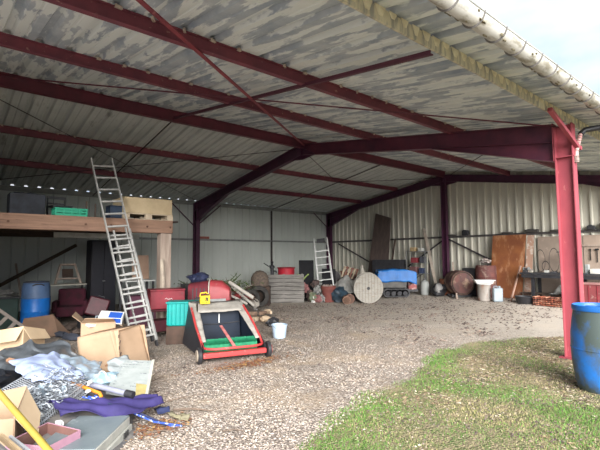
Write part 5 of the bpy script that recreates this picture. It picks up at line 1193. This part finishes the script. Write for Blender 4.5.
# near cardboard box, pink box, pole
def near_box():
    t = thing('cardboard_box', 'open cardboard box with a flap spread out under the yellow pole', 'box', (.4, 4.2, 0)); o = Vector(t.location)
    A, Lq, N_, M_ = [Vector(q) - o for q in ((.63, 4.46, 0), (.22, 4.66, 0), (.12, 4.25, 0), (.50, 4.06, 0))]
    b = B()
    for p, q, z1, z2 in ((A, Lq, .49, .42), (Lq, N_, .42, .36), (N_, M_, .36, .36), (M_, A, .38, .49)): b.quad([Z(p, 0), Z(q, 0), Z(q, z2), Z(p, z1)], .006)
    b.build('body', card, t)
    b = B(); b.quad([Z(M_, .37), Z(A, .49), Vector((.71, 4.25, .30)) - o, Vector((.67, 4.08, .13)) - o], .006); b.build('flap', card_l, t)
    b = B(); b.quad([Z(A, .49), Z(Lq, .42), Z(Lq + Vector((.04, .20, 0)), .36), Z(A + Vector((.03, .16, 0)), .43)], .006); b.build('flap', card, t)
near_box()
def pink_box():
    t = thing('shoebox', 'open pink cardboard box with brown inside, left of the grey appliance lid', 'box', (.7, 3.9, 0)); o = Vector(t.location)
    F, Rq, N_, Lq = [Vector(q) - o for q in ((.76, 4.22, 0), (.93, 3.86, 0), (.67, 3.68, 0), (.44, 3.98, 0))]
    pk_ = mat('pink_card', (.52, .28, .36), (.44, .23, .31), 5, rough=.8); br = mat('brown_inside', (.22, .11, .09), (.16, .08, .07), 5)
    b = B()
    for p, q in ((F, Rq), (Rq, N_), (N_, Lq), (Lq, F)): b.quad([Z(p, .02), Z(q, .02), Z(q, .22), Z(p, .22)], .005)
    b.build('body', pk_, t)
    b = B(); c = (F + Rq + N_ + Lq) / 4
    k = [c + (p - c) * .97 for p in (F, Rq, N_, Lq)]
    for i in range(4): b.quad([Z(k[i], .03), Z(k[(i + 1) % 4], .03), Z(k[(i + 1) % 4], .215), Z(k[i], .215)], .002)
    b.quad([Z(q, .03) for q in k], .004); b.build('lining', br, t)
pink_box()
t = thing('yellow_pole', 'yellow plastic pole slanting over the cardboard box', 'pole', (.36, 3.59, .0)); p0 = Vector((-.10, .40, .86)); p1 = Vector((.26, -.90, .36))
b = B(); b.cyl(Vector((.02, .0, .655)) + (Vector((.0, .0, .655)) - Vector((.19, -.67, .45))) * .6, Vector((.19, -.67, .45)) - (Vector((.0, .0, .655)) - Vector((.19, -.67, .45))) * .9, .020, n=20); b.build('shaft', mat('mustard_yellow', (.40, .30, .05), (.30, .225, .05), 9, rough=.5), t)
b = B(); q = Vector((.02, .0, .655)) + (Vector((.0, .0, .655)) - Vector((.19, -.67, .45))) * .6; d = (Vector((.0, .0, .655)) - Vector((.19, -.67, .45))).normalized(); b.cyl(q, q + d * .04, .023, n=20); b.build('end_cap', mat('cap_y', (.4, .3, .05)), t)
for i, (a_, c_, w_, col, lb) in enumerate((((.30, 3.85, .34), (.50, 3.25, .22), .07, (.14, .13, .13), 'dark weathered board at the lower corner of the heap, under the yellow pole'), ((.40, 3.90, .30), (.60, 3.30, .18), .045, (.55, .40, .24), 'tan wooden slat next to the dark weathered board'), ((.46, 3.92, .27), (.66, 3.35, .16), .03, (.50, .52, .55), 'narrow grey metal strip between tan slat and pink box'))):
    b = B(); b.bar((0, 0, 0), Vector(c_) - Vector(a_), .02, w_); tag(b.build('slat', mat('slat%d' % i, col), loc=a_), lb, 'slat')
b = B(); b.box((0, 0, .0), (.5, .5, .16)); tag(b.build('wooden_box', wood_dark, loc=(.30, 3.62, .08), rot=(0, 0, .4)), 'dark wooden box at the lower corner under the slats', 'box')

# grey appliance lid / box
def grey_lid():
    t = thing('appliance_lid', 'large grey topped white appliance lid at the front of the junk heap', 'lid', (.97, 4.0, 0)); o = Vector(t.location)
    Rk, Fk, Lk, Bk = [Vector(q) - o for q in ((1.40, 4.10, 0), (.96, 3.56, 0), (.60, 3.86, 0), (1.03, 4.42, 0))]
    c = (Rk + Fk + Lk + Bk) / 4; wh = mat('offwhite_foam', (.52, .52, .47), (.42, .42, .38), 8, rough=.7)
    ex = [c + (p - c) * 1.07 for p in (Rk, Fk, Lk, Bk)]
    b = B(); b.hexa([Z(ex[0], .0), Z(ex[3], .0), Z(ex[2], .0), Z(ex[1], .0), Z(ex[0], .075), Z(ex[3], .075), Z(ex[2], .075), Z(ex[1], .075)]); b.build('lower_rim', wh, t, bev=.008)
    b = B(); b.hexa([Z(Rk, .075), Z(Bk, .075), Z(Lk, .075), Z(Fk, .075), Z(Rk, .15), Z(Bk, .15), Z(Lk, .15), Z(Fk, .15)]); b.build('shell', wh, t, bev=.006)
    k = [c + (p - c) * .985 for p in (Rk, Bk, Lk, Fk)]
    b = B(); b.hexa([Z(q, .150) for q in k] + [Z(q, .158) for q in k]); b.build('grey_top', mat('slate_top', (.17, .21, .23), (.22, .26, .28), 3, rough=.45, spot=(.45, .50, .52), sscale=5, sthr=.7), t, bev=.003)
    b = B(); p = Rk.lerp(Fk, .35); 
    for i in range(3): 
        q = Rk.lerp(Fk, .18 + .05 * i) * 1.09; q.z = 0; b.box((q.x + .0, q.y, .045), (.012, .012, .05), (0, 0, .87))
    b.build('stamp', mat('stamp_black', (.05, .05, .05)), t)
grey_lid()

# parasol: purple fabric, straps, tube, orange handle
pur = mat('purple_fabric', (.045, .034, .15), (.028, .022, .095), 5, rough=.75, bump=.15)
def parasol():
    t = thing('parasol', 'folded purple parasol with blue piping lying across the junk heap', 'parasol', (1.25, 4.5, 0)); o = Vector(t.location)
    def f(u, v):
        a = Vector((.84, 4.52, .17)).lerp(Vector((1.80, 4.42, .08)), u)
        wd = .26 + .22 * math.sin(math.pi * min(1, u * .95 + .12)) + .10 * noise.noise(Vector((u * 5, 3, 0))) - .18 * max(0, u - .6)
        v = v + .06 * math.sin(u * 9)
        p = a + Vector((-.2, .98, 0)) * (v - .5) * wd * 1.1 + Vector((0, -.06 * math.sin(u * 3), 0))
        z = .035 + .075 * max(0, math.sin(math.pi * v)) ** .7 * (1.1 - .6 * u) + .016 * math.sin(v * 17 + u * 9 + 3 * noise.noise(p * 3)) + .045 * noise.noise(p * 6)
        return Vector((p.x, p.y, a.z + z)) - o
    b = B(); b.sheet(f, 60, 30); b.build('canopy', pur, t, solid=.005, smooth=80)
    b = B()
    for k in range(3): b.tube([Vector((1.12 + .05 * k, 4.62 - .02 * k, .255)) - o, Vector((1.42, 4.36 - .02 * k, .17 - .01 * k)) - o, Vector((1.60, 4.13 - .05 * k, .07)) - o, Vector((1.76 + .03 * k, 3.93 - .01 * k, .012)) - o], .008, 6)
    b.build('blue_piping', mat('piping_blue', (.03, .08, .45), (.55, .6, .75), 22, lo=.52, hi=.6), t)
    b = B(); b.tube([Vector((1.20, 4.50, .235)) - o, Vector((1.45, 4.25, .16)) - o, Vector((1.70, 3.98, .03)) - o], .012, 6); b.build('rib', navy, t)
parasol()
t = thing('umbrella_tube', 'silver tube with black end caps lying over the purple parasol', 'tube', (1.22, 4.98, .29)); d = Vector((1.56, 4.48, .215)) - Vector((1.22, 4.98, .29))
b = B(); b.cyl(d * .12, d * .86, .028, n=20); b.build('tube', mat('silver_tube', (.30, .31, .40), (.24, .25, .33), 8, rough=.35), t)
for k0, k1 in ((-.02, .14), (.85, 1.0)): b = B(); b.cyl(d * k0, d * k1, .036, n=20); b.build('end_cap', black, t)
t = thing('hooked_umbrella', 'orange hooked umbrella handle beside the silver tube', 'umbrella', (1.15, 4.98, .29))
b = B(); b.tube([(-.05, .18, .01), (0, 0, 0), (.05, -.20, -.005), (.09, -.34, -.012), (.115, -.40, -.018), (.12, -.44, -.04), (.10, -.46, -.07)], .017, 12); b.build('grip', mat('orange_plastic', (.80, .30, .03), (.7, .24, .03), 6, rough=.4), t)
b = B(); b.tube([(-.05, .18, .01), (-.09, .36, .0)], .009, 8); b.build('shaft', black, t)
for i, (x, y, z, s) in enumerate(((1.17, 4.62, .30, .026), (.99, 4.40, .22, .03), (.84, 4.20, .19, .045), (1.24, 4.84, .33, .026), (1.20, 4.74, .33, .02))):
    b = B(); b.blob((0, 0, 0), (s, s * .8, s * .7), .3, 3, i, 2); tag(b.build('paper_scrap', white_pl, loc=(x, y, z), rot=(i, 0, i)), 'small white scrap ' + ('on the purple parasol by the orange handle', 'on the left end of the purple parasol', 'between pink box and purple parasol, the largest', 'at the corner of the top wire rack', 'just in front of the rack corner')[i], 'scrap')
b = B(); b.tube([(0, 0, .0), (.01, -.02, -.1)], .006, 6); tag(b.build('ribbon', mat('red_ribbon', (.65, .04, .05)), loc=(1.70, 4.47, .16)), 'short red ribbon hanging at the corner of the printed sheet', 'ribbon')
patch('khaki_rag', [(1.86, 4.28, .03), (2.02, 4.14, .03), (1.94, 3.98, .03), (1.78, 4.10, .03)], 16, 12, mat('khaki', (.30, .27, .17), (.2, .18, .12), 12), 'crumpled khaki rag on the gravel beyond the parasol tip', 'rag', .04, 9, 4)
patch('navy_rag', [(1.74, 4.42, .05), (1.88, 4.36, .05), (1.84, 4.22, .04), (1.72, 4.28, .04)], 12, 12, navy, 'dark blue rag between printed sheet and khaki rag', 'rag', .04, 9, 6)
stc = mat('stick_brown', (.20, .14, .10), (.12, .09, .07), 10)
for i, (p0, p1, r) in enumerate((((1.80, 4.62, .02), (2.45, 4.62, .015), .006), ((1.92, 4.32, .03), (2.22, 4.06, .02), .012), ((1.72, 5.2, .02), (2.35, 5.65, .015), .006), ((2.05, 3.55, .012), (2.20, 3.42, .012), .007), ((1.5, 3.95, .02), (1.75, 3.8, .015), .007), ((2.1, 5.6, .01), (2.5, 6.0, .01), .005))):
    b = B(); d = Vector(p1) - Vector(p0); b.tube([(0, 0, 0), d * .5 + Vector((.01, .02, .008)), d], [r, r * .8, r * .5], 6); tag(b.build('stick', stc, loc=p0), ('long thin twig running from the printed sheet over the gravel', 'thicker dark stick beyond the khaki rag', 'thin twig right of the printed sheet, towards the sweeper', 'short stick alone on the gravel in front', 'short twig under the parasol tip', 'thin twig near the foot of the crushed cardboard box')[i], 'stick')

# ================================================================== loose stuff: pebbles, leaves, grass
def scatter(name, pts, cols, shape, label, cat, seed, rough=.9):
    """pts: (x,y,z,size); shape(rng,size)->verts,faces ; one colour per piece"""
    rg = np.random.default_rng(seed); V = []; F = []; CL = []
    n = 0
    for i, (x, y, z, s) in enumerate(pts):
        vs, fs = shape(rg, s)
        for v in vs: V.append((v[0] + x, v[1] + y, v[2] + z))
        c = cols[int(rg.integers(len(cols)))]; k = .8 + .4 * rg.random(); c = (min(1, c[0] * k), min(1, c[1] * k), min(1, c[2] * k), 1)
        CL += [c] * len(vs)
        for f in fs: F.append(tuple(a + n for a in f))
        n += len(vs)
    me = bpy.data.meshes.new(name); me.from_pydata(V, [], F)
    ca = me.color_attributes.new('own_colour', 'FLOAT_COLOR', 'POINT'); ca.data.foreach_set('color', np.array(CL, dtype=np.float32).ravel())
    m = bpy.data.materials.new(name); m.use_nodes = True; bs = m.node_tree.nodes['Principled BSDF']; bs.inputs['Roughness'].default_value = rough; bs.inputs['Specular IOR Level'].default_value = .25
    a = m.node_tree.nodes.new('ShaderNodeAttribute'); a.attribute_name = 'own_colour'; m.node_tree.links.new(a.outputs['Color'], bs.inputs['Base Color']); me.materials.append(m)
    o = bpy.data.objects.new(name, me); C.objects.link(o); return tag(o, label, cat, kind='stuff')
rg = np.random.default_rng(5)
def pebble(r, s):
    a = r.random(6) * .5 + .75
    t_ = r.random() * 6.28; c, d = math.cos(t_), math.sin(t_)
    vs = [(s * a[0], 0, 0), (0, s * a[1] * .7, 0), (-s * a[2], 0, 0), (0, -s * a[3] * .7, 0), (0, 0, s * .5 * a[4]), (0, 0, -s * .3)]
    vs = [(x * c - y * d, x * d + y * c, z) for x, y, z in vs]
    return vs, [(0, 1, 4), (1, 2, 4), (2, 3, 4), (3, 0, 4)]
def tri(r, s):
    t_ = r.random() * 6.28; h = (.25 + .75 * r.random()); w_ = s * .09 + .0015; ln = r.random() * .7; u = r.random() * 6.28
    c, d = math.cos(t_) * w_, math.sin(t_) * w_
    return [(-c, -d, -.005), (c, d, -.005), (math.cos(u) * s * ln, math.sin(u) * s * ln, s * h)], [(0, 1, 2)]
def leaf(r, s):
    t_ = r.random() * 6.28; c, d = math.cos(t_), math.sin(t_)
    vs = [(-s, 0, 0), (0, s * .45, s * .3 * r.random()), (s, 0, s * .35 * r.random()), (0, -s * .45, s * .3 * r.random())]
    return [(x * c - y * d, x * d + y * c, z + .004) for x, y, z in vs], [(0, 1, 2, 3)]
pts = []
while len(pts) < 30000:
    x, y = rg.uniform(.9, 9), rg.uniform(2.0, 9.5)
    d = math.hypot(x, y)
    if rg.random() > (3.6 / d) ** 2: continue
    if y < grass_edge(x) - .1 and rg.random() > .06: continue
    if d < 2.6: continue
    pts.append((x, y, gz(x) + .001, rg.uniform(.007, .017)))
scatter('gravel_stones', pts, [(.44, .37, .31), (.54, .48, .42), (.34, .28, .24), (.24, .20, .17), (.48, .38, .30), (.40, .34, .31), (.15, .125, .11)], pebble, 'loose beige and brown gravel on the barn floor', 'gravel', 6)
pts = []
while len(pts) < 2600:
    x, y = rg.uniform(1.5, 14), rg.uniform(4.0, 14.5)
    k = .15
    if y > 7 and x > 5: k = .75
    if x > 9 and y < 9: k = 1
    if (noise.noise(Vector((x * .8, y * .8, 3))) + .35) * k < rg.random() * .9: continue
    pts.append((x, y, gz(x) + .004, rg.uniform(.012, .04)))
while len(pts) < 5200:
    x, y = rg.uniform(2.6, 10), rg.uniform(.8, 3.9)
    if grass_at(x, y) < .5 or noise.noise(Vector((x * 2.2, y * 2.2, 31))) + .07 * (x - 3.6) < rg.random() * .7: continue
    pts.append((x, y, gz(x) + .006, rg.uniform(.008, .022)))
while len(pts) < 6800:
    x, y = rg.uniform(6.5, 14.2), rg.uniform(4.2, 10.5)
    if noise.noise(Vector((x * 1.1, y * 1.1, 9))) + .25 < rg.random() * .8: continue
    pts.append((x, y, gz(x) + .004, rg.uniform(.015, .05)))
scatter('earth_clods', pts, [(.12, .09, .08), (.18, .14, .12), (.08, .06, .055), (.26, .2, .16)], pebble, 'dark clods and debris strewn over the barn floor', 'debris', 8)
pts = [(rg.normal(3.62, .36), 5.50 + rg.normal(0, .10), .006, rg.uniform(.012, .03)) for _ in range(750)] + [(rg.normal(1.62, .14), 4.02 + rg.normal(0, .09), .01, rg.uniform(.012, .03)) for _ in range(260)]
scatter('dry_leaves', pts, [(.34, .15, .07), (.26, .11, .06), (.45, .28, .12), (.20, .10, .06)], leaf, 'dry brown leaves dropped in front of the sweeper and by the junk heap', 'leaves', 9)
pts = []; pl_ = []
while len(pts) < 62000:
    x, y = rg.uniform(1.6, 16), rg.uniform(.2, 4.4)
    d = x * .644 + y * .765
    if d < 2.4 or rg.random() > (3.9 / d) ** 1.6: continue
    if abs(x * .765 - y * .644) > d * .75: continue
    g = grass_at(x, y)
    if g < .3 or rg.random() > g: continue
    lush = noise.noise(Vector((x * 1.1, y * 1.1, 7))) + .55 * (1 - min(1, (grass_edge(x) - y) / .9)) - .05 * max(0, x - 5)
    if rg.random() > .30 + lush * 1.3 - .05 * max(0, x - 4.5): 
        if rg.random() > .40: continue
        pl_.append((x, y, gz(x), rg.uniform(.010, .028))); pts.append((x, y, gz(x), -1)); continue
    pts.append((x, y, gz(x), rg.uniform(.012, .030) * (1 + .6 * max(0, lush))))
pts = [p for p in pts if p[3] > 0]
scatter('grass', pts, [(.10, .24, .035), (.14, .29, .05), (.07, .17, .03), (.19, .30, .08), (.12, .26, .07), (.24, .27, .10)], tri, 'short bright green grass at the edge of the gravel', 'grass', 10)
scatter('withered_grass', pl_, [(.42, .36, .18), (.50, .42, .26), (.34, .30, .14), (.28, .30, .10)], tri, 'withered yellowish grass among the green', 'grass', 11)
pts = []
while len(pts) < 9000:
    x, y = rg.uniform(2.6, 11), rg.uniform(.6, 3.6)
    if grass_at(x, y) < .6: continue
    if noise.noise(Vector((x * 1.2, y * 1.2, 17))) + .10 * (x - 3.9) < rg.random() * .7: continue
    pts.append((x, y, gz(x), rg.uniform(.012, .032)))
scatter('fallen_leaves', pts, [(.48, .38, .25), (.36, .26, .16), (.24, .16, .11), (.60, .52, .40), (.16, .11, .08)], leaf, 'fallen tan and brown leaves on the turf near the blue barrel', 'leaves', 12)
SKY, SUN, EXPO = 0.60, 6.0, 0.95
# ------------------------------------------------------------------ camera, sky, view
cam = bpy.data.cameras.new('camera'); co = bpy.data.objects.new('camera', cam); C.objects.link(co); bpy.context.scene.camera = co
f_px, pitch, roll, yaw = 427.601, R(4.18926974), R(-.40480165), R(49.87601174)
fw = Vector((math.cos(yaw), math.sin(yaw), 0)); rt = Vector((math.sin(yaw), -math.cos(yaw), 0)); up = Vector((0, 0, 1))
Fv = fw * math.cos(pitch) + up * math.sin(pitch); Uv = -fw * math.sin(pitch) + up * math.cos(pitch)
R2 = rt * math.cos(roll) + Uv * math.sin(roll); U2 = -rt * math.sin(roll) + Uv * math.cos(roll)
M = Matrix((R2, U2, -Fv)).transposed().to_4x4(); M.translation = Vector((0, 0, 1.6)); co.matrix_world = M
cam.sensor_width = 36; cam.sensor_fit = 'HORIZONTAL'; cam.lens = f_px / 600 * 36; cam.clip_start = .05; cam.clip_end = 500

w = bpy.data.worlds.new('World'); bpy.context.scene.world = w; w.use_nodes = True; N = w.node_tree.nodes; L = w.node_tree.links
bg = N['Background']; tc = N.new('ShaderNodeTexCoord')
mp = N.new('ShaderNodeMapping'); mp.inputs['Scale'].default_value = (1, 1, 2.2); L.new(tc.outputs['Generated'], mp.inputs['Vector'])
n1 = N.new('ShaderNodeTexNoise'); n1.inputs['Scale'].default_value = 3.2; n1.inputs['Detail'].default_value = 7; n1.inputs['Roughness'].default_value = .5; L.new(mp.outputs[0], n1.inputs['Vector'])
rp = N.new('ShaderNodeMapRange'); rp.inputs['From Min'].default_value = .38; rp.inputs['From Max'].default_value = .60; L.new(n1.outputs[0], rp.inputs['Value'])
mx = N.new('ShaderNodeMix'); mx.data_type = 'RGBA'; mx.inputs[6].default_value = (.60, .79, 1.0, 1); mx.inputs[7].default_value = (.96, .98, 1.0, 1); L.new(rp.outputs[0], mx.inputs[0])
L.new(mx.outputs[2], bg.inputs['Color']); bg.inputs['Strength'].default_value = SKY
sn = bpy.data.lights.new('sun', 'SUN'); sn.energy = SUN; sn.angle = R(50); sn.color = (1, .97, .93)
so = bpy.data.objects.new('sun', sn); C.objects.link(so)
so.rotation_euler = Vector((-.50, -.80, .42)).to_track_quat('Z', 'Y').to_euler(); so.location = (-5, -6, 8)
vs = bpy.context.scene.view_settings; vs.view_transform = 'Standard'; vs.look = 'None'; vs.gamma = 1; vs.use_curve_mapping = False; vs.exposure = EXPO
